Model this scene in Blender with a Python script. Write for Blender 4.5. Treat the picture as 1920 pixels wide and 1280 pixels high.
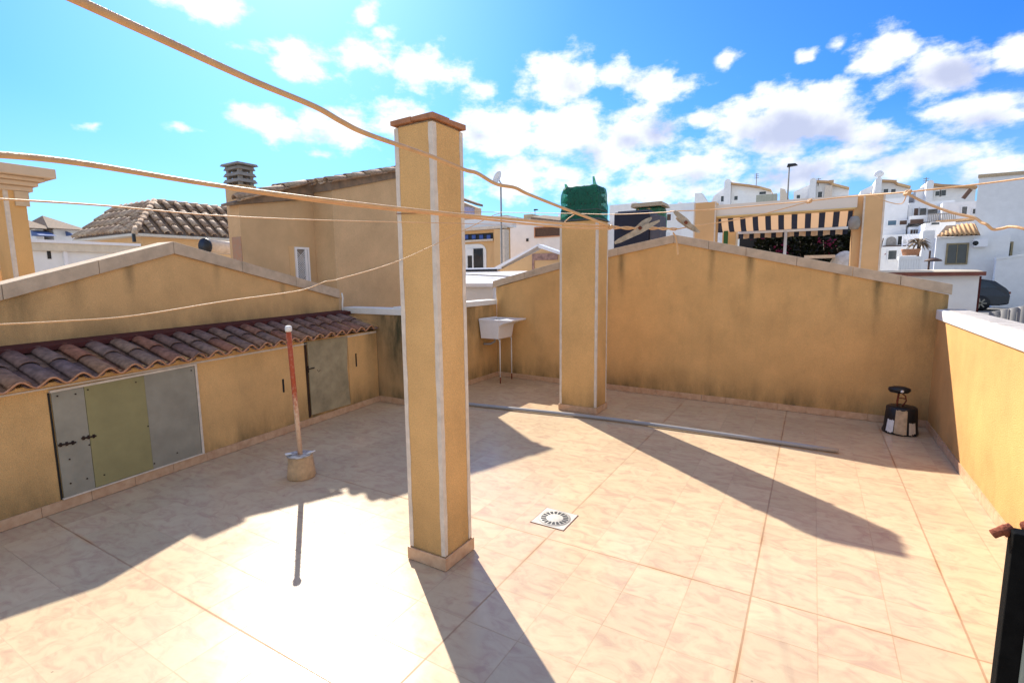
import bpy, bmesh, math, random
from mathutils import Vector, Matrix
random.seed(7)
R = math.radians
S = bpy.context.scene
for o in list(bpy.data.objects): bpy.data.objects.remove(o)
COL = S.collection

# ------------------------------------------------------------------ camera
CAM = Vector((1.4821, -2.9447, 1.7921))
yaw, pitch, roll, FPX = -0.534550, 0.128162, -0.010899, 949.71
Fv = Vector((math.sin(yaw)*math.cos(pitch), math.cos(yaw)*math.cos(pitch), -math.sin(pitch)))
R0 = Vector((math.cos(yaw), -math.sin(yaw), 0)); U0 = R0.cross(Fv)
Rv = R0*math.cos(roll) + U0*math.sin(roll)
Uv = -R0*math.sin(roll) + U0*math.cos(roll)
cd = bpy.data.cameras.new('camera'); cam = bpy.data.objects.new('camera', cd); COL.objects.link(cam)
M = Matrix((Rv, Uv, -Fv)).transposed().to_4x4(); M.translation = CAM
cam.matrix_world = M
cd.sensor_width = 36; cd.lens = FPX*36/1920; cd.clip_start = 0.05; cd.clip_end = 3000
S.camera = cam

# ------------------------------------------------------------------ sky, sun, exposure
SUN_AZ = R(143.0)          # direction towards the sun, measured from +x
SUN_EL = R(37.8)
sdir = Vector((math.cos(SUN_AZ)*math.cos(SUN_EL), math.sin(SUN_AZ)*math.cos(SUN_EL), math.sin(SUN_EL)))
ld = bpy.data.lights.new('sun', 'SUN'); ld.energy = 5.0; ld.angle = R(0.55); ld.color = (1, .93, .80)
lo = bpy.data.objects.new('sun', ld); COL.objects.link(lo)
lo.rotation_euler = sdir.to_track_quat('Z', 'Y').to_euler(); lo.location = (-20, 15, 20)
S.view_settings.view_transform = 'Standard'; S.view_settings.look = 'None'
S.view_settings.gamma = 1; S.view_settings.exposure = 0.84

def pix_ray(px, py):
    return Fv + Rv*((px-960)/FPX) + Uv*((640-py)/FPX)

W = bpy.data.worlds.new('World'); S.world = W; W.use_nodes = True
nt = W.node_tree; N = nt.nodes; L = nt.links; N.clear()
def nn(t, **k):
    n = N.new(t)
    for a, b in k.items(): setattr(n, a, b)
    return n
def mth(op, a, b=None, c=None, clamp=False, N=N, L=L):
    n = N.new('ShaderNodeMath'); n.operation = op; n.use_clamp = clamp
    for i, v in enumerate((a, b, c)):
        if v is None: continue
        if isinstance(v, (int, float)): n.inputs[i].default_value = v
        else: L.new(v, n.inputs[i])
    return n.outputs[0]
sky = nn('ShaderNodeTexSky', sky_type='NISHITA', sun_disc=False)
sky.sun_elevation = SUN_EL; sky.sun_rotation = R(90)-SUN_AZ; sky.altitude = 50
sky.air_density = 1.3; sky.dust_density = 0.35; sky.ozone_density = 3.0
gm = nn('ShaderNodeGamma'); gm.inputs[1].default_value = 1.0
hs = nn('ShaderNodeHueSaturation'); hs.inputs['Saturation'].default_value = 1.15; hs.inputs['Value'].default_value = 1.0; hs.inputs['Hue'].default_value = 0.5
L.new(sky.outputs[0], gm.inputs[0]); L.new(gm.outputs[0], hs.inputs['Color'])
tc = nn('ShaderNodeTexCoord'); sp = nn('ShaderNodeSeparateXYZ'); L.new(tc.outputs['Generated'], sp.inputs[0])
AZ = mth('ARCTAN2', sp.outputs[0], sp.outputs[1]); EL = mth('ARCSINE', sp.outputs[2])
cb = nn('ShaderNodeCombineXYZ'); L.new(AZ, cb.inputs[0]); L.new(EL, cb.inputs[1])
# clouds: (px, py, rx, ry, strength) in photo pixels, turned into azimuth / elevation
CL = [(385,8,95,26,1),(690,22,35,26,.8),(720,60,30,18,.8),(560,115,75,34,1),(690,108,70,44,1),(800,130,80,40,1),(900,160,45,24,.8),(480,100,50,20,.7),
      (505,235,80,30,1),(640,235,95,38,.95),(760,235,130,40,.9),(330,240,34,10,.6),(175,240,30,9,.55),(600,290,60,14,.5),(245,252,16,9,.4),
      (1050,150,75,56,1.1),(1230,150,90,34,1),(1160,150,60,30,.8),(1365,108,24,16,.9),(1510,97,26,16,.8),(1575,78,18,10,.4),(1010,165,50,18,.5),
      (930,240,120,50,1.05),(1060,245,110,60,1.1),(1190,240,90,52,1.05),(1480,225,125,70,1.3),(1395,215,60,40,1.0),(1560,235,70,44,1.0),(1320,225,45,22,.8),
      (1660,95,62,46,1),(1760,125,90,50,1.1),(1700,150,75,28,.9),(1900,95,50,34,.9),(1845,205,95,42,1.05),(1760,205,60,24,.7),(1640,245,70,30,.8),
      (1000,330,150,50,.82),(1150,300,140,48,.82),(1300,315,150,52,.88),(1500,325,160,50,.9),(1700,305,150,42,.85),(1850,320,120,36,.8),(900,350,110,30,.6),(800,330,80,22,.6),(1600,285,100,30,.8),(1250,360,200,30,.8)]
G = bpy.data.node_groups.new('cloud_field', 'ShaderNodeTree')
G.interface.new_socket('Vector', in_out='INPUT', socket_type='NodeSocketVector')
G.interface.new_socket('Density', in_out='OUTPUT', socket_type='NodeSocketFloat')
gN, gL = G.nodes, G.links
gi = gN.new('NodeGroupInput'); go = gN.new('NodeGroupOutput')
def gm_(op, a, b=None, c=None, clamp=False): return mth(op, a, b, c, clamp, gN, gL)
w1 = gN.new('ShaderNodeTexNoise'); w1.inputs['Scale'].default_value = 9; w1.inputs['Detail'].default_value = 3
gL.new(gi.outputs[0], w1.inputs['Vector'])
ws = gN.new('ShaderNodeVectorMath'); ws.operation = 'MULTIPLY_ADD'; gL.new(w1.outputs['Color'], ws.inputs[0]); ws.inputs[1].default_value = (.07,.05,0); 
ad0 = gN.new('ShaderNodeVectorMath'); ad0.operation = 'SUBTRACT'; gL.new(gi.outputs[0], ad0.inputs[0]); ad0.inputs[1].default_value = (.035,.025,0)
gL.new(ad0.outputs[0], ws.inputs[2])
acc = None
for (cx, cy, rx, ry, st) in CL:
    d = pix_ray(cx, cy).normalized(); a0 = math.atan2(d.x, d.y); e0 = math.asin(d.z)
    k = (d.dot(Fv))**1.0
    ra = rx*1.15/FPX*k*k**.5/math.cos(e0); re = ry*1.15/FPX*k
    s1 = gN.new('ShaderNodeVectorMath'); s1.operation = 'SUBTRACT'; gL.new(ws.outputs[0], s1.inputs[0]); s1.inputs[1].default_value = (a0, e0, 0)
    s2 = gN.new('ShaderNodeVectorMath'); s2.operation = 'MULTIPLY'; gL.new(s1.outputs[0], s2.inputs[0]); s2.inputs[1].default_value = (1/ra, 1/re, 0)
    s3 = gN.new('ShaderNodeVectorMath'); s3.operation = 'LENGTH'; gL.new(s2.outputs[0], s3.inputs[0])
    v = gm_('MULTIPLY_ADD', s3.outputs['Value'], -0.85*st, st)
    acc = v if acc is None else gm_('MAXIMUM', acc, v)
n1 = gN.new('ShaderNodeTexNoise'); n1.inputs['Scale'].default_value = 16; n1.inputs['Detail'].default_value = 9; n1.inputs['Roughness'].default_value = .6
mp = gN.new('ShaderNodeMapping'); mp.inputs['Scale'].default_value = (1, 1.7, 1); gL.new(gi.outputs[0], mp.inputs['Vector']); gL.new(mp.outputs[0], n1.inputs['Vector'])
nz = gm_('MULTIPLY_ADD', n1.outputs['Fac'], 2.0, -1.12)
gL.new(gm_('ADD', acc, nz), go.inputs[0])
g1 = nn('ShaderNodeGroup'); g1.node_tree = G; L.new(cb.outputs[0], g1.inputs[0])
mr = nn('ShaderNodeMapRange', interpolation_type='SMOOTHSTEP'); L.new(g1.outputs[0], mr.inputs[0]); mr.inputs[1].default_value = .02; mr.inputs[2].default_value = .62
SH = [(1070,165,42,30,.5),(1480,248,120,48,1),(1560,255,60,40,.9),(1230,250,60,34,.8),(1180,262,70,30,.6),(1100,290,110,28,.5),(1790,140,80,40,.9),(1720,165,60,30,.6),(1850,225,80,30,.7),(1500,330,150,40,.7),(1700,300,120,40,.6),(1300,330,90,30,.45),(600,262,70,22,.55),(900,255,60,24,.5),(1000,300,80,26,.4),(1180,155,30,20,.3),(1640,270,60,30,.5),(1780,345,140,34,.5)]
sn = nn('ShaderNodeTexNoise'); sn.inputs['Scale'].default_value = 22; sn.inputs['Detail'].default_value = 5; L.new(cb.outputs[0], sn.inputs['Vector'])
acc = None
for (cx, cy, rx, ry, st) in SH:
    d = pix_ray(cx, cy).normalized(); a0 = math.atan2(d.x, d.y); e0 = math.asin(d.z); k = d.dot(Fv)
    ra = rx*1.3/FPX*k*k**.5/math.cos(e0); re = ry*1.3/FPX*k
    s1 = nn('ShaderNodeVectorMath', operation='SUBTRACT'); L.new(cb.outputs[0], s1.inputs[0]); s1.inputs[1].default_value = (a0, e0, 0)
    s2 = nn('ShaderNodeVectorMath', operation='MULTIPLY'); L.new(s1.outputs[0], s2.inputs[0]); s2.inputs[1].default_value = (1/ra, 1/re, 0)
    s3 = nn('ShaderNodeVectorMath', operation='LENGTH'); L.new(s2.outputs[0], s3.inputs[0])
    v = mth('MULTIPLY_ADD', s3.outputs['Value'], -st, st); acc = v if acc is None else mth('MAXIMUM', acc, v)
acc = mth('ADD', acc, mth('MULTIPLY_ADD', sn.outputs['Fac'], .9, -.48))
ms = nn('ShaderNodeMapRange', interpolation_type='SMOOTHSTEP'); L.new(acc, ms.inputs[0]); ms.inputs[1].default_value = .0; ms.inputs[2].default_value = .75
shd = ms.outputs[0]
sd = nn('ShaderNodeVectorMath', operation='DOT_PRODUCT'); L.new(tc.outputs['Generated'], sd.inputs[0]); sd.inputs[1].default_value = sdir
cc = nn('ShaderNodeMix', data_type='RGBA'); L.new(shd, cc.inputs[0]); cc.inputs[6].default_value = (4.9, 5.0, 5.2, 1); cc.inputs[7].default_value = (2.5, 2.7, 3.5, 1)
# keep the cloud layer above the horizon only
hz = nn('ShaderNodeMapRange'); L.new(EL, hz.inputs[0]); hz.inputs[1].default_value = 0.0; hz.inputs[2].default_value = .06
cm = mth('MULTIPLY', mr.outputs[0], hz.outputs[0])
cm = mth('MULTIPLY', cm, .95)
# deeper blue away from the sun, as a polarised, saturated picture shows it
tr_ = nn('ShaderNodeValToRGB'); e = tr_.color_ramp.elements
e[0].position = 0.0; e[0].color = (.55,.60,.62,1); e[1].position = 1.0; e[1].color = (.45,.68,.95,1)
for p_, c_ in ((.60,(.45,.50,.60)),(.70,(.18,.38,.70)),(.76,(.15,.38,.84)),(.87,(.22,.44,.82)),(.94,(.27,.50,.88))):
    q = e.new(p_); q.color = (*c_, 1)
L.new(mth('MULTIPLY_ADD', sd.outputs['Value'], .5, .5), tr_.inputs[0])
tm = nn('ShaderNodeMix', data_type='RGBA', blend_type='MULTIPLY'); tm.inputs[0].default_value = 1; L.new(hs.outputs[0], tm.inputs[6]); L.new(tr_.outputs[0], tm.inputs[7])
# unseen broken white cloud added behind the camera as neutral fill light
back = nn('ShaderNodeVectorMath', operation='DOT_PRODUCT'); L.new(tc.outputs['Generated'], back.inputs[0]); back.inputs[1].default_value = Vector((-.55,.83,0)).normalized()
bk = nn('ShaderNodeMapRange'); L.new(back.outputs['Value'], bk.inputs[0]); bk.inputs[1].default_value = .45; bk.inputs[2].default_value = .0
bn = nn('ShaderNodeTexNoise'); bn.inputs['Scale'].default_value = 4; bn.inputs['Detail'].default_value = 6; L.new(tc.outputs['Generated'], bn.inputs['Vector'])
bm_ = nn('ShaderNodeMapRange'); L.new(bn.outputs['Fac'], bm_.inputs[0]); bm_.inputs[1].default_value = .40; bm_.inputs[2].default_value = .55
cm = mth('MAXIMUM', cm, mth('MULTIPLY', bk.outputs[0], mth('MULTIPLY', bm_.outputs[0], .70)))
# pale air near the horizon
hf = nn('ShaderNodeMapRange', interpolation_type='SMOOTHSTEP'); L.new(EL, hf.inputs[0]); hf.inputs[1].default_value = .30; hf.inputs[2].default_value = .02; hf.inputs[3].default_value = 0; hf.inputs[4].default_value = .5
hzm = nn('ShaderNodeMix', data_type='RGBA'); L.new(hf.outputs[0], hzm.inputs[0]); L.new(tm.outputs[2], hzm.inputs[6]); hzm.inputs[7].default_value = (2.1, 3.6, 4.6, 1)
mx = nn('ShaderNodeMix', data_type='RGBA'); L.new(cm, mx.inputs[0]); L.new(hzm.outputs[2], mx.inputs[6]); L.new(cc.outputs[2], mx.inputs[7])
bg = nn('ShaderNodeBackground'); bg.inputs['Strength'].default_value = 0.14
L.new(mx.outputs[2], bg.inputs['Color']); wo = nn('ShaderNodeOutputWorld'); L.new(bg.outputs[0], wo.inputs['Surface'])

# ------------------------------------------------------------------ layout helpers: a sight line meets a real plane
def plane(px, py, p, n):
    d = pix_ray(px, py); p = Vector(p); n = Vector(n); t = (p-CAM).dot(n)/d.dot(n); return CAM + d*t
def PX(px, py, x): return plane(px, py, (x,0,0), (1,0,0))
def PY(px, py, y): return plane(px, py, (0,y,0), (0,1,0))
def PZ(px, py, z): return plane(px, py, (0,0,z), (0,0,1))
def PD(px, py, d): return CAM + pix_ray(px, py).normalized()*d
def PV(px, py, a, b):
    a = Vector((a[0],a[1],0)); b = Vector((b[0],b[1],0)); e = b-a
    return plane(px, py, a, (-e.y, e.x, 0))

# ------------------------------------------------------------------ materials
def mat(name, c, rough=.8, var=.12, scale=6, bump=0, bscale=60, metal=0, c2=None, spec=.3, detail=6, stretch=(1,1,1)):
    m = bpy.data.materials.new(name); m.use_nodes = True; t = m.node_tree; n = t.nodes; l = t.links
    b = n['Principled BSDF']; b.inputs['Roughness'].default_value = rough; b.inputs['Metallic'].default_value = metal
    b.inputs['Specular IOR Level'].default_value = spec
    g = n.new('ShaderNodeNewGeometry'); mp = n.new('ShaderNodeMapping'); mp.inputs['Scale'].default_value = stretch
    l.new(g.outputs['Position'], mp.inputs['Vector'])
    x = n.new('ShaderNodeTexNoise'); x.inputs['Scale'].default_value = scale; x.inputs['Detail'].default_value = detail; x.inputs['Roughness'].default_value = .6
    l.new(mp.outputs[0], x.inputs['Vector'])
    r = n.new('ShaderNodeMapRange'); r.inputs[1].default_value = .3; r.inputs[2].default_value = .7; l.new(x.outputs['Fac'], r.inputs[0])
    k = n.new('ShaderNodeMix'); k.data_type = 'RGBA'; k.name = 'basemix'; l.new(r.outputs[0], k.inputs[0])
    if c2 is None: c2 = tuple(v*(1-var*1.6) for v in c); c1 = tuple(min(1, v*(1+var*.6)) for v in c)
    else: c1 = c
    k.inputs[6].default_value = (*c1, 1); k.inputs[7].default_value = (*c2, 1)
    l.new(k.outputs[2], b.inputs['Base Color'])
    if bump:
        y = n.new('ShaderNodeTexNoise'); y.inputs['Scale'].default_value = bscale; y.inputs['Detail'].default_value = 4; l.new(g.outputs['Position'], y.inputs['Vector'])
        bp = n.new('ShaderNodeBump'); bp.inputs['Strength'].default_value = bump; bp.inputs['Distance'].default_value = .01
        l.new(y.outputs['Fac'], bp.inputs['Height']); l.new(bp.outputs[0], b.inputs['Normal'])
    return m
def nmath(t, op, a, b=None, c=None, clamp=False): return mth(op, a, b, c, clamp, t.nodes, t.links)

def stucco(name, c, grime=.5, base_z=0.08, top=None, joints=None, axis=0, corner=None, fine=(1,1,1)):
    """Rough coloured render; dark damp stains at the foot and runs below the coping joints."""
    m = mat(name, c, .92, .10, 2.2, .55, 150, spec=.15, detail=8)
    t = m.node_tree; n = t.nodes; l = t.links; b = n['Principled BSDF']; k = n['basemix']
    g = n.new('ShaderNodeNewGeometry'); s = n.new('ShaderNodeSeparateXYZ'); l.new(g.outputs['Position'], s.inputs[0])
    # speckle of the sprayed render
    sp_ = n.new('ShaderNodeTexNoise'); sp_.inputs['Scale'].default_value = 190; sp_.inputs['Detail'].default_value = 3; l.new(g.outputs['Position'], sp_.inputs['Vector'])
    spm = n.new('ShaderNodeMapRange'); spm.inputs[1].default_value = .35; spm.inputs[2].default_value = .7; spm.inputs[3].default_value = .82; spm.inputs[4].default_value = 1.1; l.new(sp_.outputs['Fac'], spm.inputs[0])
    mulc = n.new('ShaderNodeMix'); mulc.data_type = 'RGBA'; mulc.blend_type = 'MULTIPLY'; mulc.inputs[0].default_value = 1
    cc_ = n.new('ShaderNodeCombineXYZ'); [l.new(spm.outputs[0], cc_.inputs[i]) for i in range(3)]
    l.new(k.outputs[2], mulc.inputs[6]); l.new(cc_.outputs[0], mulc.inputs[7])
    nz = n.new('ShaderNodeTexNoise'); nz.inputs['Scale'].default_value = 3.0; nz.inputs['Detail'].default_value = 8; nz.inputs['Roughness'].default_value = .65
    mp = n.new('ShaderNodeMapping'); mp.inputs['Scale'].default_value = (1.4, 1.4, .45); l.new(g.outputs['Position'], mp.inputs['Vector']); l.new(mp.outputs[0], nz.inputs['Vector'])
    noise = nz.outputs['Fac']
    # foot stains: strong within 25 cm of the floor where the noise is high
    foot = n.new('ShaderNodeMapRange'); foot.inputs[1].default_value = base_z+.5; foot.inputs[2].default_value = base_z; l.new(s.outputs[2], foot.inputs[0])
    f1 = nmath(t, 'POWER', foot.outputs[0], 1.6)
    acc = nmath(t, 'MULTIPLY', f1, .75)
    if joints:
        for (pos, ztop, wid, leng, st) in joints:
            dx = nmath(t, 'ABSOLUTE', nmath(t, 'SUBTRACT', s.outputs[axis], pos))
            a = n.new('ShaderNodeMapRange'); a.interpolation_type = 'SMOOTHSTEP'; a.inputs[1].default_value = wid; a.inputs[2].default_value = 0; l.new(dx, a.inputs[0])
            c_ = n.new('ShaderNodeMapRange'); c_.inputs[1].default_value = ztop-leng; c_.inputs[2].default_value = ztop; l.new(s.outputs[2], c_.inputs[0])
            q = nmath(t, 'MULTIPLY', a.outputs[0], nmath(t, 'MULTIPLY', c_.outputs[0], st))
            acc = nmath(t, 'MAXIMUM', acc, q)
    if corner:
        pos, wid, st = corner
        a = n.new('ShaderNodeMapRange'); a.inputs[1].default_value = pos-wid; a.inputs[2].default_value = pos; a.clamp = True; l.new(s.outputs[axis], a.inputs[0])
        acc = nmath(t, 'MAXIMUM', acc, nmath(t, 'MULTIPLY', a.outputs[0], st))
    nf = n.new('ShaderNodeMapRange'); nf.inputs[1].default_value = .28; nf.inputs[2].default_value = .72; l.new(noise, nf.inputs[0])
    fac = nmath(t, 'MULTIPLY', nmath(t, 'MULTIPLY', acc, nmath(t, 'MULTIPLY_ADD', nf.outputs[0], 1.5, .12)), grime, clamp=True)
    blot = n.new('ShaderNodeMapRange'); blot.inputs[1].default_value = .5; blot.inputs[2].default_value = .8; l.new(noise, blot.inputs[0])
    fac = nmath(t, 'MAXIMUM', fac, nmath(t, 'MULTIPLY', blot.outputs[0], .25*grime))
    d = n.new('ShaderNodeMix'); d.data_type = 'RGBA'; l.new(fac, d.inputs[0]); l.new(mulc.outputs[2], d.inputs[6]); d.inputs[7].default_value = (.085, .075, .04, 1)
    l.new(d.outputs[2], b.inputs['Base Color'])
    return m

OCH = (.77, .46, .19)
m_och = stucco('ochre_render', OCH, .55)
m_och_far = mat('ochre_render_far', (.70,.45,.23), .9, .08, 2, .2, 60)
m_house = stucco('pale_ochre_render', (.68,.46,.26), .25, base_z=-3)
m_bead = mat('white_corner_bead', (.70,.60,.50), .7, .12, 14, .3, 90)
m_cop = mat('pinkish_coping_stone', (.56,.43,.31), .85, .14, 8, .3, 120)
m_cop_top = mat('weathered_white_coping', (.78,.76,.72), .8, .05, 9, .3, 80)
m_white = mat('white_render', (.80,.80,.80), .9, .04, 3, .15, 90)
m_white2 = mat('white_render_bluish', (.79,.79,.80), .9, .05, 3)
m_terra = mat('terracotta_cap', (.42,.19,.10), .8, .2, 20, .3, 90)
m_conc = mat('grey_concrete', (.30,.28,.26), .9, .15, 12, .4, 80)
m_conc_w = mat('warm_concrete', (.55,.42,.28), .95, .2, 18, .6, 70)
m_dark = mat('dark_opening', (.012,.012,.015), .5, .1)
m_glass = mat('window_glass', (.03,.04,.05), .08, .2, 3, spec=.6)
m_glassb = mat('blue_window_glass', (.06,.13,.2), .08, .2, 3, spec=.6)
m_brownf = mat('brown_window_shutter', (.12,.07,.05), .6, .2, 20)
m_iron = mat('black_painted_iron', (.006,.006,.006), .75, .3, 30, .2, 200, spec=.06)
m_rust = mat('rusty_metal', (.22,.06,.03), .85, .4, 40, .6, 150)
m_latch = mat('dark_rusted_latch', (.045,.022,.014), .8, .4, 40, .4, 150)
m_galv = mat('galvanised_sheet', (.31,.29,.235), .55, .12, 5, .1, 30, metal=.15, spec=.4)
m_olive = mat('olive_sheet', (.30,.26,.12), .6, .10, 5, .1, 30, spec=.35)
m_rope = mat('tan_plastic_rope', (.66,.38,.18), .5, .10, 60, .12, 300)
m_wood = mat('weathered_wood', (.50,.40,.30), .9, .25, 90, .5, 300, stretch=(1,1,1))
m_pvc = mat('grey_pvc', (.30,.30,.31), .35, .06, 10, spec=.5)
m_enamel = mat('white_enamel', (.80,.80,.84), .3, .03, 10, spec=.5)
m_leg = mat('white_tube', (.75,.74,.72), .5, .1, 30)
m_black = mat('black_plastic', (.012,.013,.016), .45, .2, 20, spec=.4)
m_navy = mat('dark_tank_plastic', (.016,.017,.035), .5, .2, 4)
m_tile_far = mat('aged_roof_tile', (.30,.20,.13), .9, .3, 9, .3, 60, c2=(.14,.11,.085))
m_mortar = mat('pale_mortar', (.62,.57,.50), .9, .1, 20)
m_floor_edge = mat('beige_skirting_tile', (.62,.42,.27), .35, .12, 14, c2=(.47,.27,.16), spec=.4)
m_red = mat('dark_red_sealing_paint', (.085,.018,.016), .8, .2, 20)

def tile_mat(name, cols):
    m = bpy.data.materials.new(name); m.use_nodes = True; t = m.node_tree; n = t.nodes; l = t.links; b = n['Principled BSDF']
    b.inputs['Roughness'].default_value = .85; b.inputs['Specular IOR Level'].default_value = .2
    g = n.new('ShaderNodeNewGeometry'); r = n.new('ShaderNodeValToRGB'); r.color_ramp.interpolation = 'LINEAR'
    e = r.color_ramp.elements; e[0].position = 0; e[0].color = (*cols[0], 1); e[1].position = 1; e[1].color = (*cols[-1], 1)
    for i, c in enumerate(cols[1:-1]): q = e.new((i+1)/(len(cols)-1)); q.color = (*c, 1)
    l.new(g.outputs['Random Per Island'], r.inputs[0])
    x = n.new('ShaderNodeTexNoise'); x.inputs['Scale'].default_value = 22; x.inputs['Detail'].default_value = 6; l.new(g.outputs['Position'], x.inputs['Vector'])
    rr = n.new('ShaderNodeMapRange'); rr.inputs[1].default_value = .3; rr.inputs[2].default_value = .7; rr.inputs[3].default_value = .6; rr.inputs[4].default_value = 1.25; l.new(x.outputs['Fac'], rr.inputs[0])
    cc_ = n.new('ShaderNodeCombineXYZ'); [l.new(rr.outputs[0], cc_.inputs[i]) for i in range(3)]
    k = n.new('ShaderNodeMix'); k.data_type = 'RGBA'; k.blend_type = 'MULTIPLY'; k.inputs[0].default_value = 1
    l.new(r.outputs[0], k.inputs[6]); l.new(cc_.outputs[0], k.inputs[7]); l.new(k.outputs[2], b.inputs['Base Color'])
    bp = n.new('ShaderNodeBump'); bp.inputs['Strength'].default_value = .4; bp.inputs['Distance'].default_value = .01; l.new(x.outputs['Fac'], bp.inputs['Height']); l.new(bp.outputs[0], b.inputs['Normal'])
    return m
m_tiles = tile_mat('clay_barrel_tiles', [(.30,.13,.08), (.20,.115,.09), (.17,.11,.10), (.25,.16,.115), (.18,.12,.11), (.33,.18,.10)])
m_tiles2 = tile_mat('pale_old_tiles', [(.46,.33,.23), (.34,.23,.16), (.54,.42,.31), (.28,.19,.13)])
m_tiles3 = tile_mat('sandy_tiles', [(.60,.38,.18), (.50,.30,.16), (.66,.45,.24)])
m_rim = mat('terracotta_tile_edge', (.55,.27,.15), .85, .2, 30)

# floor tiles
TS = .32
def floor_material():
    m = bpy.data.materials.new('marbled_floor_tiles'); m.use_nodes = True; t = m.node_tree; n = t.nodes; l = t.links; b = n['Principled BSDF']
    g = n.new('ShaderNodeNewGeometry'); s = n.new('ShaderNodeSeparateXYZ'); l.new(g.outputs['Position'], s.inputs[0])
    mm = lambda op, a, b_=None, c=None, clamp=False: nmath(t, op, a, b_, c, clamp)
    u = mm('DIVIDE', s.outputs[0], TS); v = mm('DIVIDE', s.outputs[1], TS)
    iu = mm('FLOOR', u); iv = mm('FLOOR', v)
    ru = mm('ROUND', u); rv = mm('ROUND', v)
    du = mm('ABSOLUTE', mm('SUBTRACT', u, ru)); dv = mm('ABSOLUTE', mm('SUBTRACT', v, rv))
    # per-tile random
    ci = n.new('ShaderNodeCombineXYZ'); l.new(iu, ci.inputs[0]); l.new(iv, ci.inputs[1])
    wn = n.new('ShaderNodeTexWhiteNoise'); wn.noise_dimensions = '2D'; l.new(ci.outputs[0], wn.inputs['Vector'])
    # veins: each tile samples another patch of the same marble
    offv = n.new('ShaderNodeVectorMath'); offv.operation = 'MULTIPLY_ADD'; l.new(wn.outputs['Color'], offv.inputs[0]); offv.inputs[1].default_value = (9, 9, 9); l.new(g.outputs['Position'], offv.inputs[2])
    mp = n.new('ShaderNodeMapping'); mp.inputs['Rotation'].default_value = (0, 0, R(8)); mp.inputs['Scale'].default_value = (5.0, 8.6, 1); l.new(offv.outputs[0], mp.inputs['Vector'])
    x = n.new('ShaderNodeTexNoise'); x.inputs['Scale'].default_value = 1.2; x.inputs['Detail'].default_value = 7; x.inputs['Roughness'].default_value = .62; x.inputs['Distortion'].default_value = 1.1; l.new(mp.outputs[0], x.inputs['Vector'])
    cr = n.new('ShaderNodeValToRGB'); e = cr.color_ramp.elements
    e[0].position = .30; e[0].color = (.46,.31,.215,1); e[1].position = .52; e[1].color = (.555,.425,.275,1); q = e.new(.42); q.color = (.515,.372,.245,1); q = e.new(.75); q.color = (.59,.47,.30,1)
    l.new(x.outputs['Fac'], cr.inputs[0])
    # tile tone
    tn = n.new('ShaderNodeMapRange'); tn.inputs[3].default_value = .93; tn.inputs[4].default_value = 1.05; l.new(wn.outputs['Value'], tn.inputs[0])
    tcv = n.new('ShaderNodeCombineXYZ'); [l.new(tn.outputs[0], tcv.inputs[i]) for i in range(3)]
    k0 = n.new('ShaderNodeMix'); k0.data_type = 'RGBA'; k0.blend_type = 'MULTIPLY'; k0.inputs[0].default_value = 1; l.new(cr.outputs[0], k0.inputs[6]); l.new(tcv.outputs[0], k0.inputs[7])
    # grout: stronger on a few movement joints
    def joint(d, idx, strong):
        acc = None
        for c in strong:
            q = mm('COMPARE', idx, float(c), .1); acc = q if acc is None else mm('MAXIMUM', acc, q)
        w = mm('MULTIPLY_ADD', acc, .009, .0075)
        gr = mm('LESS_THAN', d, w)
        halo = n.new('ShaderNodeMapRange'); halo.interpolation_type = 'SMOOTHSTEP'; halo.inputs[1].default_value = .085; halo.inputs[2].default_value = .0; l.new(d, halo.inputs[0])
        return gr, mm('MULTIPLY', acc, halo.outputs[0])
    gu, hu = joint(du, ru, (0, 4, 7)); gv, hv = joint(dv, rv, (0, -5))
    ns = n.new('ShaderNodeTexNoise'); ns.inputs['Scale'].default_value = 1.9; ns.inputs['Detail'].default_value = 4; l.new(g.outputs['Position'], ns.inputs['Vector'])
    nm = n.new('ShaderNodeMapRange'); nm.inputs[1].default_value = .48; nm.inputs[2].default_value = .68; l.new(ns.outputs['Fac'], nm.inputs[0])
    halo = mm('MULTIPLY', mm('MAXIMUM', hu, hv), mm('MULTIPLY', nm.outputs[0], .55))
    k1 = n.new('ShaderNodeMix'); k1.data_type = 'RGBA'; l.new(halo, k1.inputs[0]); l.new(k0.outputs[2], k1.inputs[6]); k1.inputs[7].default_value = (.55,.27,.10,1)
    gr = mm('MAXIMUM', gu, gv)
    gs = mm('MULTIPLY', gr, mm('MULTIPLY_ADD', mm('MAXIMUM', mm('MULTIPLY', gu, mm('GREATER_THAN', hu, .3)), mm('MULTIPLY', gv, mm('GREATER_THAN', hv, .3))), .40, .55))
    gs = mm('MULTIPLY', gs, mm('MULTIPLY_ADD', nm.outputs[0], .4, .6))
    k2 = n.new('ShaderNodeMix'); k2.data_type = 'RGBA'; l.new(gs, k2.inputs[0]); l.new(k1.outputs[2], k2.inputs[6]); k2.inputs[7].default_value = (.26,.13,.06,1)
    # dust / dirt in corners of the terrace: broad low-contrast blotches and specks
    nd = n.new('ShaderNodeTexNoise'); nd.inputs['Scale'].default_value = .9; nd.inputs['Detail'].default_value = 9; nd.inputs['Roughness'].default_value = .7; l.new(g.outputs['Position'], nd.inputs['Vector'])
    dm = n.new('ShaderNodeMapRange'); dm.inputs[1].default_value = .48; dm.inputs[2].default_value = .75; dm.inputs[4].default_value = .35; l.new(nd.outputs['Fac'], dm.inputs[0])
    k3 = n.new('ShaderNodeMix'); k3.data_type = 'RGBA'; l.new(dm.outputs[0], k3.inputs[0]); l.new(k2.outputs[2], k3.inputs[6]); k3.inputs[7].default_value = (.32,.23,.17,1)
    vs = n.new('ShaderNodeTexVoronoi'); vs.inputs['Scale'].default_value = 3.2; l.new(g.outputs['Position'], vs.inputs['Vector'])
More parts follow.
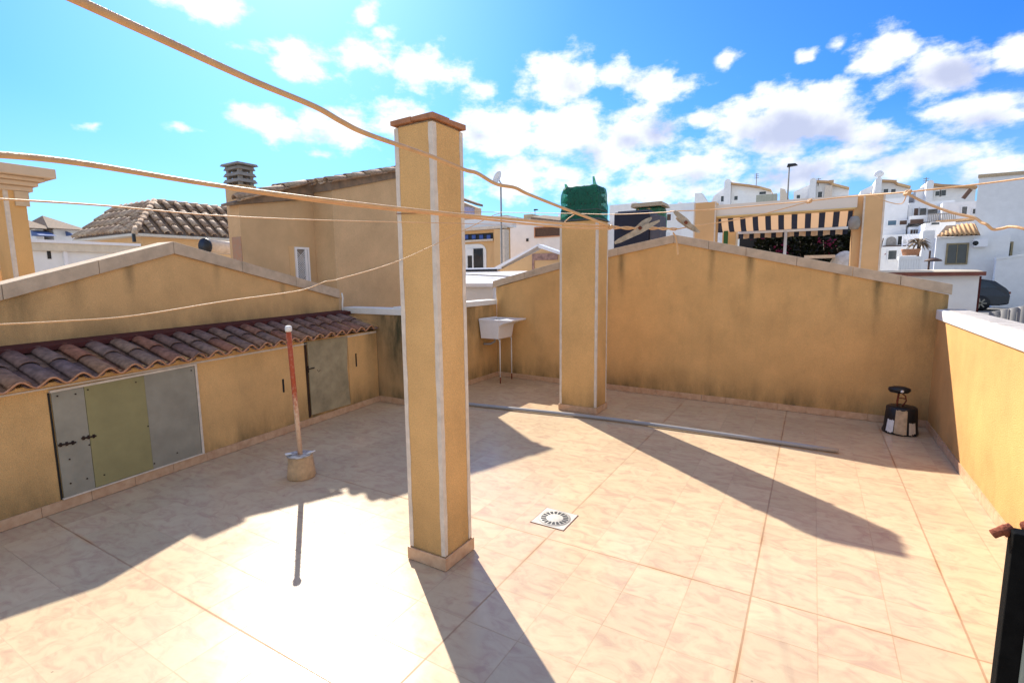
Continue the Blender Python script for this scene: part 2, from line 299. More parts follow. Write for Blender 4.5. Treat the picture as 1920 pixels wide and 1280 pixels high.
    sk = mm('MULTIPLY', mm('LESS_THAN', vs.outputs['Distance'], .018), .5)
    k4 = n.new('ShaderNodeMix'); k4.data_type = 'RGBA'; l.new(sk, k4.inputs[0]); l.new(k3.outputs[2], k4.inputs[6]); k4.inputs[7].default_value = (.12,.08,.06,1)
    l.new(k4.outputs[2], b.inputs['Base Color'])
    rg = mm('ADD', mm('MULTIPLY_ADD', nd.outputs['Fac'], .20, .14), mm('MULTIPLY', gr, .4))
    l.new(rg, b.inputs['Roughness']); b.inputs['Specular IOR Level'].default_value = .24
    bp = n.new('ShaderNodeBump'); bp.inputs['Strength'].default_value = .35; bp.inputs['Distance'].default_value = .003
    wv = n.new('ShaderNodeTexNoise'); wv.inputs['Scale'].default_value = 9; wv.inputs['Detail'].default_value = 2; l.new(offv.outputs[0], wv.inputs['Vector'])
    hgt = mm('SUBTRACT', mm('MULTIPLY', wv.outputs['Fac'], .8), gr)
    l.new(hgt, bp.inputs['Height']); l.new(bp.outputs[0], b.inputs['Normal'])
    return m
m_floor = floor_material()

# ------------------------------------------------------------------ mesh helpers
class MB:
    def __init__(s): s.v = []; s.f = []
    def add(s, vs, fs):
        o = len(s.v); s.v += [tuple(v) for v in vs]; s.f += [tuple(i+o for i in f) for f in fs]; return s
    def box(s, x0, x1, y0, y1, z0, z1):
        return s.add([(x0,y0,z0),(x1,y0,z0),(x1,y1,z0),(x0,y1,z0),(x0,y0,z1),(x1,y0,z1),(x1,y1,z1),(x0,y1,z1)],
                     [(0,3,2,1),(4,5,6,7),(0,1,5,4),(1,2,6,5),(2,3,7,6),(3,0,4,7)])
    def hexa(s, a, b):      # two quads (bottom, top) of four points
        return s.add(list(a)+list(b), [(0,3,2,1),(4,5,6,7),(0,1,5,4),(1,2,6,5),(2,3,7,6),(3,0,4,7)])
    def bar(s, p, q, w, h, up=(0,0,1)):
        p = Vector(p); q = Vector(q); d = (q-p).normalized(); up = Vector(up); r = d.cross(up)
        if r.length < 1e-4: r = d.cross(Vector((1,0,0)))
        r.normalize(); u = r.cross(d).normalized(); r *= w/2; u *= h/2
        return s.hexa([p-r-u, p+r-u, q+r-u, q-r-u], [p-r+u, p+r+u, q+r+u, q-r+u])
    def extrude(s, poly, d):   # polygon of 3-D points pushed along d
        k = len(poly); a = [Vector(p) for p in poly]; b = [p+Vector(d) for p in a]
        return s.add(a+b, [tuple(range(k))[::-1], tuple(range(k, 2*k))] + [(i, (i+1) % k, (i+1) % k+k, i+k) for i in range(k)])
    def tube(s, pts, r, seg=8, cap=True):
        pts = [Vector(p) for p in pts]; k = len(pts); rr = r if isinstance(r, (list, tuple)) else [r]*k
        o = len(s.v); prev = None
        for i, p in enumerate(pts):
            d = (pts[min(i+1, k-1)]-pts[max(i-1, 0)]).normalized()
            if prev is None:
                a = d.cross(Vector((0,0,1)));
                if a.length < 1e-3: a = d.cross(Vector((1,0,0)))
            else: a = prev - d*prev.dot(d)
            a.normalize(); b = d.cross(a); prev = a
            for j in range(seg):
                t = 2*math.pi*j/seg; s.v.append(tuple(p+(a*math.cos(t)+b*math.sin(t))*rr[i]))
        for i in range(k-1):
            for j in range(seg):
                s.f.append((o+i*seg+j, o+i*seg+(j+1) % seg, o+(i+1)*seg+(j+1) % seg, o+(i+1)*seg+j))
        if cap: s.f.append(tuple(o+j for j in range(seg))[::-1]); s.f.append(tuple(o+(k-1)*seg+j for j in range(seg)))
        return s
    def lathe(s, c, prof, seg=24, wob=0, sx=1, sy=1):   # prof: (radius, z)
        o = len(s.v); c = Vector(c); ph = random.random()*6
        for (r, z) in prof:
            for j in range(seg):
                t = 2*math.pi*j/seg; q = 1+wob*math.sin(3*t+ph)+wob*.6*math.sin(7*t+z*20)
                s.v.append((c.x+r*q*math.cos(t)*sx, c.y+r*q*math.sin(t)*sy, c.z+z))
        for i in range(len(prof)-1):
            for j in range(seg):
                s.f.append((o+i*seg+j, o+i*seg+(j+1) % seg, o+(i+1)*seg+(j+1) % seg, o+(i+1)*seg+j))
        s.f.append(tuple(o+j for j in range(seg))[::-1]); s.f.append(tuple(o+(len(prof)-1)*seg+j for j in range(seg)))
        return s
    def build(s, name, m, parent=None, smooth=False, bevel=0):
        me = bpy.data.meshes.new(name); me.from_pydata(s.v, [], s.f); me.validate()
        bm = bmesh.new(); bm.from_mesh(me); bmesh.ops.recalc_face_normals(bm, faces=bm.faces); bm.to_mesh(me); bm.free()
        me.materials.append(m)
        if smooth:
            for p in me.polygons: p.use_smooth = True
        o = bpy.data.objects.new(name, me); COL.objects.link(o)
        if parent is not None:
            o.parent = parent; o.matrix_parent_inverse = parent.matrix_basis.inverted()
        if bevel:
            b = o.modifiers.new('bevel', 'BEVEL'); b.width = bevel; b.segments = 2; b.limit_method = 'ANGLE'
        return o
def tag(o, label, cat, group=None):
    o['label'] = label; o['category'] = cat
    if group: o['group'] = group
    return o
def thing(name, loc, label, cat, group=None):
    o = bpy.data.objects.new(name, None); COL.objects.link(o); o.location = loc; o.empty_display_size = .2
    return tag(o, label, cat, group)
def struct(o, kind='structure'): o['kind'] = kind; return o
def smoothpath(pts, n=8):
    pts = [Vector(p) for p in pts]; out = []
    for i in range(len(pts)-1):
        p0 = pts[max(i-1,0)]; p1 = pts[i]; p2 = pts[i+1]; p3 = pts[min(i+2, len(pts)-1)]
        for k in range(n):
            t = k/n; out.append(.5*((2*p1)+(-p0+p2)*t+(2*p0-5*p1+4*p2-p3)*t*t+(-p0+3*p1-3*p2+p3)*t**3))
    out.append(pts[-1]); return out

def barrel_roof(ridge0, along, down, n, pitch, courses, length, r=None, thick=.012, lift=.02, seg=6, jitter=.004, start=0.0, pans=True, flat=.95):
    """rows of curved clay tiles. ridge0: top corner; along: unit vector along the ridge; down: unit vector down the slope; length(u) gives the slope length"""
    mb = MB(); along = Vector(along).normalized(); down = Vector(down).normalized(); nrm = along.cross(down).normalized()
    if nrm.z < 0: nrm = -nrm
    r = r or pitch*.36
    for i in range(n):
        u = start+(i+.5)*pitch; Ls = length(u) if callable(length) else length
        off = 0
        if isinstance(Ls, tuple): off, Ls = Ls
        Ls2 = Ls-off
        if Ls2 < pitch*.4: continue
        nc = max(1, round(Ls2/(length(u*0+1e9) if False else 1)) ) if courses is None else courses
        cl = Ls2/nc
        for c in range(nc):
            a = off+c*cl - (0.03 if c else 0); b = off+(c+1)*cl
            for kind in ((0, 1) if pans else (0,)):
                cx = u + (pitch/2 if kind else 0) + random.uniform(-jitter, jitter)
                rows = []
                for (tt, lf, sc) in ((a, lift*.25, .92), (b+random.uniform(-jitter, jitter)*2, lift*1.0, 1.0)):
                    ring = []
                    for rr in (1.0, 1-thick/r):
                        for j in range(seg+1):
                            th = math.pi*j/seg
                            x = math.cos(th)*r*sc*rr*(1.0 if not kind else 1.02)
                            h = math.sin(th)*r*flat*sc*rr
                            if kind: h = r*.30*flat - h*.55
                            else: h = h + lf
                            ring.append(Vector(ridge0)+along*(cx+x)+down*tt+nrm*(h+(lf*.3 if kind else 0)))
                    rows.append(ring)
                k = seg+1; vs = rows[0]+rows[1]; fs = []
                for j in range(seg):
                    fs += [(j, j+1, 2*k+j+1, 2*k+j), (k+j+1, k+j, 3*k+j, 3*k+j+1), (2*k+j, 2*k+j+1, 3*k+j+1, 3*k+j), (j+1, j, k+j, k+j+1)]
                fs += [(0, 2*k, 3*k, k), (seg, k+seg, 3*k+seg, 2*k+seg)]
                mb.add(vs, fs)
    return mb

# ================================================================== GROUND
def ground():
    n = 60; mb = MB(); vs = []; X0, X1, Y0, Y1 = -400, 400, -60, 700
    xs = [math.copysign(abs(t)**2.2, t)*400 for t in [i/(n/2)-1 for i in range(n+1)]]
    ys = [-60+(i/n)**2.2*760 for i in range(n+1)]
    def h(x, y):
        rise = 0
        if y > 8: rise += min(y-8, 20)*.135
        if y > 28: rise += min(y-28, 60)*.06
        w = max(0, min(1, (x+8+y*.25)/14)); return -3.1 + rise*w
    for y in ys:
        for x in xs: vs.append((x, y, h(x, y)))
    fs = [(j*(n+1)+i, j*(n+1)+i+1, (j+1)*(n+1)+i+1, (j+1)*(n+1)+i) for j in range(n) for i in range(n)]
    mb.add(vs, fs)
    return struct(mb.build('ground', mat('dusty_ground', (.38,.34,.29), .95, .15, .6, .3, 8), smooth=True)), h
_, gh = ground()

# ================================================================== TERRACE
BW0, BW1 = Vector((-3.36, 4.70, 0)), Vector((2.79, 4.38, 0))       # back wall face
SH0, SH1 = Vector((-3.40, -2.60, 0)), Vector((-3.88, 2.29, 0))       # shed front face (runs on out of frame)
GW0, GW1 = Vector((-4.08, -2.60, 0)), Vector((-4.56, 2.30, 0))       # left gable wall face
RX = 2.71
fl = MB().add([(-4.6,-4.2,0),(3.2,-4.2,0),(3.2,4.9,0),(-4.6,4.9,0)], [(0,1,2,3)]).build('floor', m_floor); struct(fl)
tag_b = MB().box(-4.9, 3.0, -4.1, 4.85, -3.3, -.006).build('terrace_building', m_white2)
tag(tag_b, 'storey of the house beneath the tiled roof terrace', 'building')

def skirt(pts, parent, h=.085, t=.012, side=1):
    mb = MB()
    for a, b in zip(pts, pts[1:]):
        a = Vector(a); b = Vector(b); d = (b-a).normalized(); nrm = Vector((d.y, -d.x, 0))*side
        L_ = (b-a).length; k = max(1, round(L_/TS)); 
        for i in range(k):
            p = a+d*(L_*i/k+.0015); q = a+d*(L_*(i+1)/k-.0015)
            mb.hexa([p+Vector((0,0,.004)), q+Vector((0,0,.004)), q+nrm*t+Vector((0,0,.004)), p+nrm*t+Vector((0,0,.004))], [p+Vector((0,0,h)), q+Vector((0,0,h)), q+nrm*t+Vector((0,0,h)), p+nrm*t+Vector((0,0,h))])
    return mb.build('skirting', m_floor_edge, parent)

# back gable wall ---------------------------------------------------
bwall = thing('gable_wall', (0, 4.6, 0), 'long ochre gabled parapet wall with pinkish coping across the back of the terrace', 'wall')
def bp(px, py): return PV(px, py, BW0, BW1)
bt = [bp(925,527), bp(1050,491), bp(1160,464), bp(1265,440), bp(1400,464), bp(1600,500), bp(1787,533)]
dB = (BW1-BW0).normalized(); nB = Vector((-dB.y, dB.x, 0))       # pointing away from the camera
cz = .115
wallpoly = [Vector((BW0.x, BW0.y, -.01))] + [Vector((p.x, p.y, p.z-cz+.004)) for p in bt] + [Vector((BW1.x, BW1.y, -.01))]
wallpoly[1] = Vector((BW0.x, BW0.y, bt[0].z-cz)); wallpoly[-2] = Vector((BW1.x, BW1.y, bt[-1].z-cz))
jpx = [(935,535),(1165,500),(1335,470),(1408,480),(1570,510),(1648,525),(1738,543)]
jts = []
for i, (a, b) in enumerate(jpx):
    p = bp(a, b); jts.append((p.x, p.z-.03, .07+.02*(i % 2), (.55, .6, .6, .75, .45, .85, .9)[i], (.8, .6, .75, .75, .55, .9, .9)[i]))
jts.append((2.79, 1.5, .10, 1.1, 1.0)); jts.append((-3.33, 1.75, .35, 1.6, .7)); jts.append((-1.4, 1.75, .35, 1.5, .55))
m_back = stucco('ochre_render_stained', OCH, .80, joints=jts, axis=0, corner=(2.8, 1.0, .45))
MB().extrude(wallpoly, nB*.18).build('wall_body', m_back, bwall)
co = MB()
cpts = [p.copy() for p in bt]
for i in range(len(cpts)-1):
    a, b = cpts[i], cpts[i+1]; d = (b-a); k = max(1, round(d.length/.62)); 
    for j in range(k):
        p = a+d*(j/k); q = a+d*((j+1)/k) - d.normalized()*.004
        f = -nB*.025; bk = nB*.205; dn = Vector((0,0,-cz))
        co.hexa([p+f+dn, q+f+dn, q+bk+dn, p+bk+dn], [p+f, q+f, q+bk, p+bk])
co.build('coping', m_cop, bwall, bevel=.004)
skirt([(BW0.x,BW0.y,0),(BW1.x,BW1.y,0)], bwall)

# short side wall by the sink and low wall behind the shed -----------
m_side = stucco('ochre_render_damp', OCH, .85, joints=[(4.0, 1.35, 1.2, 1.4, .7)], axis=1)
sw = thing('side_wall', (-3.4, 3.5, 0), 'short low ochre wall with white coping, left of the utility sink', 'wall')
MB().box(-3.53, -3.35, 2.315, 4.69, -.01, 1.30).build('wall_body', m_side, sw)
MB().box(-3.56, -3.325, 2.31, 4.68, 1.30, 1.385).build('coping', m_cop_top, sw, bevel=.008)
skirt([(-3.35,4.68,0),(-3.35,2.3,0)], sw, side=-1)
m_end = stucco('ochre_render_mouldy', (.64,.40,.19), 1.05, joints=[(-3.45, 1.4, .8, 1.7, 1.0)], axis=0)
lw = thing('low_wall', (-3.6, 2.3, 0), 'stained low ochre wall with white coping joining the shed end to the side wall', 'wall')
MB().box(-4.56, -3.35, 2.30, 2.50, -.01, 1.27).build('wall_body', m_end, lw)
MB().box(-4.57, -3.325, 2.275, 2.53, 1.27, 1.36).build('coping', m_cop_top, lw, bevel=.008)
skirt([(-3.87,2.30,0),(-3.35,2.30,0)], lw)

# left gable wall -----------------------------------------------------
lg = thing('gable_wall', (-4.3, 0, 0), 'ochre gabled wall with pale coping rising behind the tiled shed roof', 'wall')
def gp(px, py): return PV(px, py, GW0, GW1)
ga, gl, gr = gp(322, 453), gp(0, 533), gp(634, 543)
dG = (GW1-GW0).normalized(); nG = Vector((-dG.y, dG.x, 0))
slope = (ga-gl); gll = gl + slope.normalized()*(-1.25)
lgt = [gll, gl, ga, gr]; cg = .125
m_lg = stucco('ochre_render_runs', (.75,.46,.21), .75, base_z=1.2, joints=[(gp(240,500).y, 2.0, .08, .5, .8), (gp(140,530).y, 1.9, .12, .6, .6), (gp(405,495).y, 2.0, .08, .4, .5), (gp(530,540).y, 1.7, .08, .35, .6), (gp(20,600).y, 1.65, .35, .6, .8), (2.1, 1.6, .3, .5, .6)], axis=1)
poly = [Vector((gll.x, gll.y, -.01)), *[p-Vector((0,0,cg-.004)) for p in lgt], Vector((gr.x, gr.y, -.01))]
MB().extrude(poly, nG*.20).build('wall_body', m_lg, lg)
co = MB()
for a, b in zip(lgt, lgt[1:]):
    d = b-a; k = max(1, round(d.length/.75))
    for j in range(k):
        p = a+d*(j/k); q = a+d*((j+1)/k)-d.normalized()*.004
        f = -nG*.03; bk = nG*.22; dn = Vector((0,0,-cg)); co.hexa([p+f+dn, q+f+dn, q+bk+dn, p+bk+dn], [p+f, q+f, q+bk, p+bk])
co.build('coping', m_cop, lg, bevel=.004)
MB().tube([gr+Vector((.05,.02,-.05)), gr+Vector((.055,.03,-.12)), Vector((-4.50,2.24,1.40)), Vector((-4.50,2.25,1.24))], .012, 8).build('drain_pipe', m_cop_top, lg, True)

# right parapet ----------------------------------------------------
rw = thing('parapet_wall', (2.8, 1.5, 0), 'sunlit orange parapet wall with rough white coping along the right edge', 'wall')
m_rw = stucco('orange_render', (.72,.40,.15), .35)
MB().box(RX, RX+.2, -1.1, 4.385, -.01, 1.262).build('wall_body', m_rw, rw)
MB().box(RX-.02, RX+.225, -1.12, 4.365, 1.262, 1.372).build('coping', m_cop_top, rw, bevel=.012)
MB().box(RX+.045, RX+.222, -1.118, 4.36, 1.3725, 1.379).build('coping_top', mat('rough_dirty_plaster', (.52,.48,.45), .95, .3, 9, .8, 70, c2=(.30,.27,.25)), rw, bevel=.003)
skirt([(RX,4.37,0),(RX,-1.1,0)], rw)

# ================================================================== LEAN-TO SHED
shed = thing('lean_to_shed', (-3.9, 0, 0), 'low ochre lean-to storage shed with clay tile roof against the left wall', 'shed')
dS = (SH1-SH0).normalized(); nS = Vector((dS.y, -dS.x, 0))    # outwards
def sp_(px, py): return PV(px, py, SH0, SH1)
def son(y, z, out=0.0):      # a point of the shed front at given y
    t = (y-SH0.y)/(SH1.y-SH0.y); p = SH0+(SH1-SH0)*t; return Vector((p.x, p.y, z))+nS*out
m_shed = stucco('orange_ochre_render', (.78,.47,.20), .8, joints=[(2.2, 1.05, .25, 1.2, .6)], axis=1)
zt = 1.045
MB().extrude([SH0+Vector((0,0,-.01)), SH1+Vector((0,0,-.01)), SH1+Vector((0,0,zt)), SH0+Vector((0,0,zt))], -nS*.10).build('front_wall', m_shed, shed)
MB().extrude([son(-2.6,.965,.001), son(2.28,1.01,.001), son(2.28,1.035,.001), son(-2.6,.975,.001)], nS*.006).build('trim_line', m_bead, shed)
skirt([SH0, SH1], shed)
# roof deck + tiles
top0 = Vector((GW0.x, GW0.y, 1.24)); top1 = Vector((GW1.x, GW1.y, 1.30))
ev0 = SH0+nS*.09+Vector((0,0,1.005)); ev1 = SH1+nS*.06+Vector((0,0,1.115))
MB().extrude([top0+nG*-.002, top1+nG*-.002, ev1+Vector((-.03,0,0)), ev0+Vector((-.03,0,0))], Vector((0,0,-.025))).build('roof_deck', m_shed, shed)
MB().extrude([top0-nG*.001+Vector((0,0,-.02)), top1-nG*.001+Vector((0,0,-.02)), top1-nG*.19+Vector((0,0,-.035)), top0-nG*.19+Vector((0,0,-.045))], Vector((0,0,.040))).build('flashing', m_red, shed)
al = (top1-top0); down = (ev0-top0); down -= al.normalized()*down.dot(al.normalized())
wid = (ev0-top0).length; w1_ = (ev1-top1).length
NT = 26; pit = al.length/NT
def slen(u):
    t = u/al.length; a = top0.lerp(top1, t); b = ev0.lerp(ev1, t); return (.15, (b-a).length+.012)
barrel_roof(top0+Vector((0,0,.004)), al, down, NT-1, pit, 2, slen, r=pit*.37, lift=.018, seg=8, thick=.013, flat=.66).build('roof_tiles', m_tiles, shed, True)
# pale terracotta lips on the eave tiles
def lips():
    """one continuous wavy lip: crest, trough, crest along the eave"""
    mb = MB(); u_ = al.normalized(); dn = down.normalized(); nr = u_.cross(dn); nr = nr if nr.z > 0 else -nr
    r = pit*.37; pts = []; k_ = 16
    for i in range((NT-1)*k_):
        u = (i+.0)/k_*pit; ph = (i/k_) % 1; Ls = slen(u)[1]
        c = math.cos(2*math.pi*(ph-.5)); h = .5*(1+c); h = h**.85
        z = -.004+h*(r*.66+.016); rnd = .004*math.sin(int(i/k_)*12.9898)
        pts.append(top0+Vector((0,0,.004))+dn*(Ls+.002+rnd)+u_*u+nr*z)
    mb.tube(pts, .0082, 6)
    return mb
lips().build('tile_edge', m_rim, shed, True)
# double metal door
def sheet(name, y0, y1, z0, z1, m, parent, out=.012, th=.008, tilt=0):
    return MB().extrude([son(y0,z0,out), son(y1,z0,out), son(y1,z1+tilt,out), son(y0,z1,out)], nS*th).build(name, m, parent)
d1 = sheet('hatch_door', -1.265, -.82, .105, .955, m_olive, shed, .012)
sheet('door_panel', -1.478, -1.268, .10, .945, m_galv, d1, .010)
sheet('door_panel', -.818, -.372, .10, .965, m_galv, d1, .010)
fr = MB()
fr.extrude([son(-1.485,.945,.001), son(-.345,.972,.001), son(-.345,.99,.001), son(-1.485,.963,.001)], nS*.022)
fr.extrude([son(-1.485,.088,.001), son(-.345,.088,.001), son(-.345,.10,.001), son(-1.485,.10,.001)], nS*.022)
fr.extrude([son(-.366,.101,.001), son(-.345,.101,.001), son(-.345,.97,.001), son(-.366,.97,.001)], nS*.022)
fr.build('door_frame', m_bead, d1)
MB().extrude([son(-1.495,.09,.001), son(-1.482,.09,.001), son(-1.482,.945,.001), son(-1.495,.945,.001)], nS*.004).build('door_gap', m_dark, d1)
for (px, py) in ((162,730),(139,738),(105,742),(252,716),(356,694),(165,833),(128,860),(287,868),(193,889),(161,896),(130,905),(330,848),(275,798)):
    p = sp_(px, py); q = son(p.y, p.z, .018); MB().tube([q, q+nS*.005], .0062, 8).build('bolt', m_latch, d1)
def latch(y0, z0, y1, z1, name='latch'):
    a = son(y0, z0, .026); b = son(y1, z1, .026)
    mb = MB().tube([a, b], .007, 8)
    for t in (.15, .5, .85):
        c = a.lerp(b, t); mb.bar(c-nS*.01+Vector((0,0,-.016)), c-nS*.01+Vector((0,0,.016)), .016, .01, nS)
    return mb.build(name, m_latch, d1, True)
a, b = sp_(106,834), sp_(139,828); latch(a.y, a.z, b.y, b.z)
a, b = sp_(150,821), sp_(177,816); latch(a.y, a.z, b.y, b.z)
# single metal door with its dark gap
d2 = MB().extrude([son(1.02,.125,.012), son(1.685,.105,.014), son(1.655,.60,.016), son(1.69,1.02,.014), son(1.01,1.035,.016)], nS*.007).build('single_door', mat('weathered_grey_green_sheet', (.38,.31,.19), .8, .2, 6, .2, 25), shed)
MB().extrude([son(.985,.10,.001), son(1.017,.10,.001), son(1.008,1.03,.001), son(.975,1.03,.001)], nS*.006).build('door_gap', mat('rusty_gap', (.05,.025,.015), .9, .3), d2)
MB().tube([son(.98,.70,.03), son(1.09,.705,.03)], .007, 8).tube([son(1.0,.66,.026), son(1.0,.74,.026)], .006, 6).tube([son(1.14,.67,.02), son(1.16,.64,.02), son(1.19,.66,.02)], .004, 6).build('latch', m_latch, d2, True)
for (y, z0, z1) in ((.645,.49,.645),(1.85,.59,.77)):
    MB().extrude([son(y-.012,z0,.001), son(y+.012,z0,.001), son(y+.012,z1,.001), son(y-.012,z1,.001)], nS*.003).build('vent_slot', m_dark, shed)
# raised render border round the single door
MB().extrude([son(1.70,.09,.001), son(1.76,.09,.001), son(1.76,.98,.001), son(1.70,.98,.001)], nS*.006).build('door_border', m_shed, d2)

# ================================================================== PILLARS
def pillar(loc, label, x0, x1, y0, y1, h, cat='pillar', left_bead=True):
    t = thing('pillar', loc, label, cat)
    MB().box(x0, x1, y0, y1, -.01, h).build('shaft', m_och, t, bevel=.004)
    bw, pr_ = .026, .004
    for (cx, cy, sx, sy) in ((x0,y0,1,1),(x1,y0,-1,1),(x1,y1,-1,-1),(x0,y1,1,-1)):
        mb = MB(); n_ = 40; 
        prev = None
        for i in range(n_):     # slightly wavy edges, as trowelled
            z0 = .09+(h-.095)*i/n_; z1 = .09+(h-.095)*(i+1)/n_
            q = [bw*(1+.07*math.sin(k_*.9+cx*40)+.05*math.sin(k_*2.3+cy*30)) for k_ in (i, i+1)]
            xs_ = [sorted((cx-sx*pr_, cx+sx*w)) for w in q]; ys_ = [sorted((cy-sy*pr_, cy+sy*w*1.05)) for w in q]
            rg_ = [[(xs_[k_][0],ys_[k_][0],zz),(xs_[k_][1],ys_[k_][0],zz),(xs_[k_][1],ys_[k_][1],zz),(xs_[k_][0],ys_[k_][1],zz)] for k_, zz in ((0,z0),(1,z1))]
            mb.hexa(rg_[0], rg_[1])
        mb.build('corner_bead', m_bead, t)
    mb = MB(); s_ = .016
    mb.box(x0-s_, x1+s_, y0-s_, y0-.0045, .004, .085); mb.box(x0-s_, x1+s_, y1+.0045, y1+s_, .004, .085)
    mb.box(x0-s_, x0-.0045, y0-.0045, y1+.0045, .004, .085); mb.box(x1+.0045, x1+s_, y0-.0045, y1+.0045, .004, .085)
    mb.build('skirting', m_floor_edge, t, bevel=.002)
    return t
P1 = (-.645, -.370, -.652, -.378)
p1 = pillar((-.5,-.5,0), 'tall square ochre pillar with white edges and terracotta cap in the middle of the terrace', *P1, 2.645)
capz = 2.655
mb = MB()
for (dx, dy) in ((0,0),(1,0),(0,1),(1,1)):
    x0, x1 = (-.664,-.5095) if dx == 0 else (-.5065,-.351); y0, y1 = (-.671,-.5165) if dy == 0 else (-.5135,-.359)
    mb.hexa([(x0,y0,capz+.004*dx),(x1,y0,capz),(x1,y1,capz),(x0,y1,capz)], [(x0,y0,capz+.026),(x1,y0,capz+.03-.004*dy),(x1,y1,capz+.032),(x0,y1,capz+.03)])
mb.build('cap', m_terra, p1, bevel=.003)
MB().box(-.63,-.385,-.637,-.393,2.645,2.656).build('cap_mortar', m_conc_w, p1)
zc = PV(803, 398, (-.37,-.655), (.63,.345)).z
rg = MB().tube([(-.652,-.660,zc+.012),(-.50,-.661,zc+.004),(-.365,-.658,zc),(-.362,-.50,zc+.006),(-.362,-.372,zc+.02)], .0022, 5)
rg.tube([(-.30-.062,-.47,zc+.012),(-.345,-.475,zc+.01),(-.34,-.49,zc+.005)], .004, 6)
rg.build('tie_wire', m_rust, p1, True)

P2 = (-1.362, -.851, 3.108, 3.478)
p2 = pillar((-1.1,3.3,0), 'wide ochre chimney pillar standing near the back wall', *P2, 2.47, cat='chimney')
cw = MB()
for i, (w, z) in enumerate(((.02,2.475),(.0,2.60),(-.02,2.715),(-.03,2.83))):
    cw.hexa([(P2[0]-w,P2[2]-w,z),(P2[1]+w,P2[2]-w,z),(P2[1]+w,P2[3]+w,z),(P2[0]-w,P2[3]+w,z)],
            [(P2[0]+.05,P2[2]+.05,z+.075),(P2[1]-.05,P2[2]+.05,z+.075),(P2[1]-.05,P2[3]-.05,z+.075),(P2[0]+.05,P2[3]-.05,z+.075)])
cw.box(P2[0]+.07, P2[1]-.07, P2[2]+.07, P2[3]-.07, 2.47, 2.84)
cw.build('cowl', mat('dark_louvre_concrete', (.10,.11,.10), .9, .2, 12), p2)
mn = bpy.data.materials.new('green_shade_net'); mn.use_nodes = True
t = mn.node_tree; b = t.nodes['Principled BSDF']; b.inputs['Base Color'].default_value = (.01,.16,.10,1); b.inputs['Roughness'].default_value = .6
tl = t.nodes.new('ShaderNodeBsdfTranslucent'); tl.inputs[0].default_value = (.03,.42,.26,1); tr = t.nodes.new('ShaderNodeBsdfTransparent')
a1 = t.nodes.new('ShaderNodeMixShader'); a1.inputs[0].default_value = .45; t.links.new(b.outputs[0], a1.inputs[1]); t.links.new(tl.outputs[0], a1.inputs[2])
a2 = t.nodes.new('ShaderNodeMixShader'); t.links.new(a1.outputs[0], a2.inputs[1]); t.links.new(tr.outputs[0], a2.inputs[2])
nx = t.nodes.new('ShaderNodeTexNoise'); nx.inputs['Scale'].default_value = 14; nx.inputs['Detail'].default_value = 5
nr_ = t.nodes.new('ShaderNodeMapRange'); nr_.inputs[1].default_value = .35; nr_.inputs[2].default_value = .7; nr_.inputs[3].default_value = .10; nr_.inputs[4].default_value = .46
t.links.new(nx.outputs['Fac'], nr_.inputs[0]); t.links.new(nr_.outputs[0], a2.inputs[0]); t.links.new(a2.outputs[0], t.nodes['Material Output'].inputs['Surface'])
def net(parent, x0, x1, y0, y1, z0, z1, horns=True, seed=3):
    rnd = random.Random(seed); mb = MB(); nu, nv = 44, 12; per = []
    for i in range(nu):
        s_ = i/nu*4; k = int(s_); f = s_-k
        c = [(x0,y0),(x1,y0),(x1,y1),(x0,y1)]; a = c[k]; b_ = c[(k+1) % 4]; per.append((a[0]+(b_[0]-a[0])*f, a[1]+(b_[1]-a[1])*f, k, f))
    cx, cy = (x0+x1)/2, (y0+y1)/2; vs = []
    rows = nv+1
    for j in range(rows):
        v = j/nv
        for i, (x, y, k, f) in enumerate(per):
            rr = 1 + .012*math.sin(i*1.3+j*.9)+rnd.uniform(-.010,.010) - .03*v*v - .07*max(0,v-.8)/.2
            z = z0+(z1-z0)*v + (.012*math.sin(i*.9) if j == 0 else 0)
            if j == nv and horns:
                z += {0:.0, 1:.0}.get(k, 0)
            vs.append((cx+(x-cx)*rr, cy+(y-cy)*rr, z))
    for ring, (sc, dz) in enumerate(((.8,.012),(.5,.0),(.15,-.01))):
        for i, (x, y, k, f) in enumerate(per):
            vs.append((cx+(x-cx)*sc, cy+(y-cy)*sc, z1+dz+rnd.uniform(-.015,.02)))
    tot = rows+3
    fs = [(j*nu+i, j*nu+(i+1) % nu, (j+1)*nu+(i+1) % nu, (j+1)*nu+i) for j in range(tot-1) for i in range(nu)]
    mb.add(vs, fs)
    if horns:   # gathered corners standing up
        for (hx, hy, hh, lean) in ((x0+.05,y0+.10,.07,(-.03,0)),(x1-.14,y1-.06,.17,(-.045,.02)),(x1-.10,y0+.12,.03,(0,0))):
            base = [(hx+.07*math.cos(a), hy+.05*math.sin(a), z1-.035) for a in [q*math.pi/4 for q in range(8)]]
            mid = [(hx+lean[0]*.5+.024*math.cos(a), hy+.02*math.sin(a), z1+hh*.45) for a in [q*math.pi/4 for q in range(8)]]
            tp = [(hx+lean[0]+.014*math.cos(a), hy+lean[1]+.01*math.sin(a), z1+hh) for a in [q*math.pi/4 for q in range(8)]]
            mb.add(base+mid+tp, [(j*8+i, j*8+(i+1) % 8, (j+1)*8+(i+1) % 8, (j+1)*8+i) for j in range(2) for i in range(8)])
    return mb.build('net_cover', mn, parent, True)
nc_ = net(p2, P2[0]+.005, P2[1]-.005, P2[2]+.005, P2[3]-.005, 2.45, 2.89)
nc_['label'] = 'green shade net wrapped round the chimney cowl'

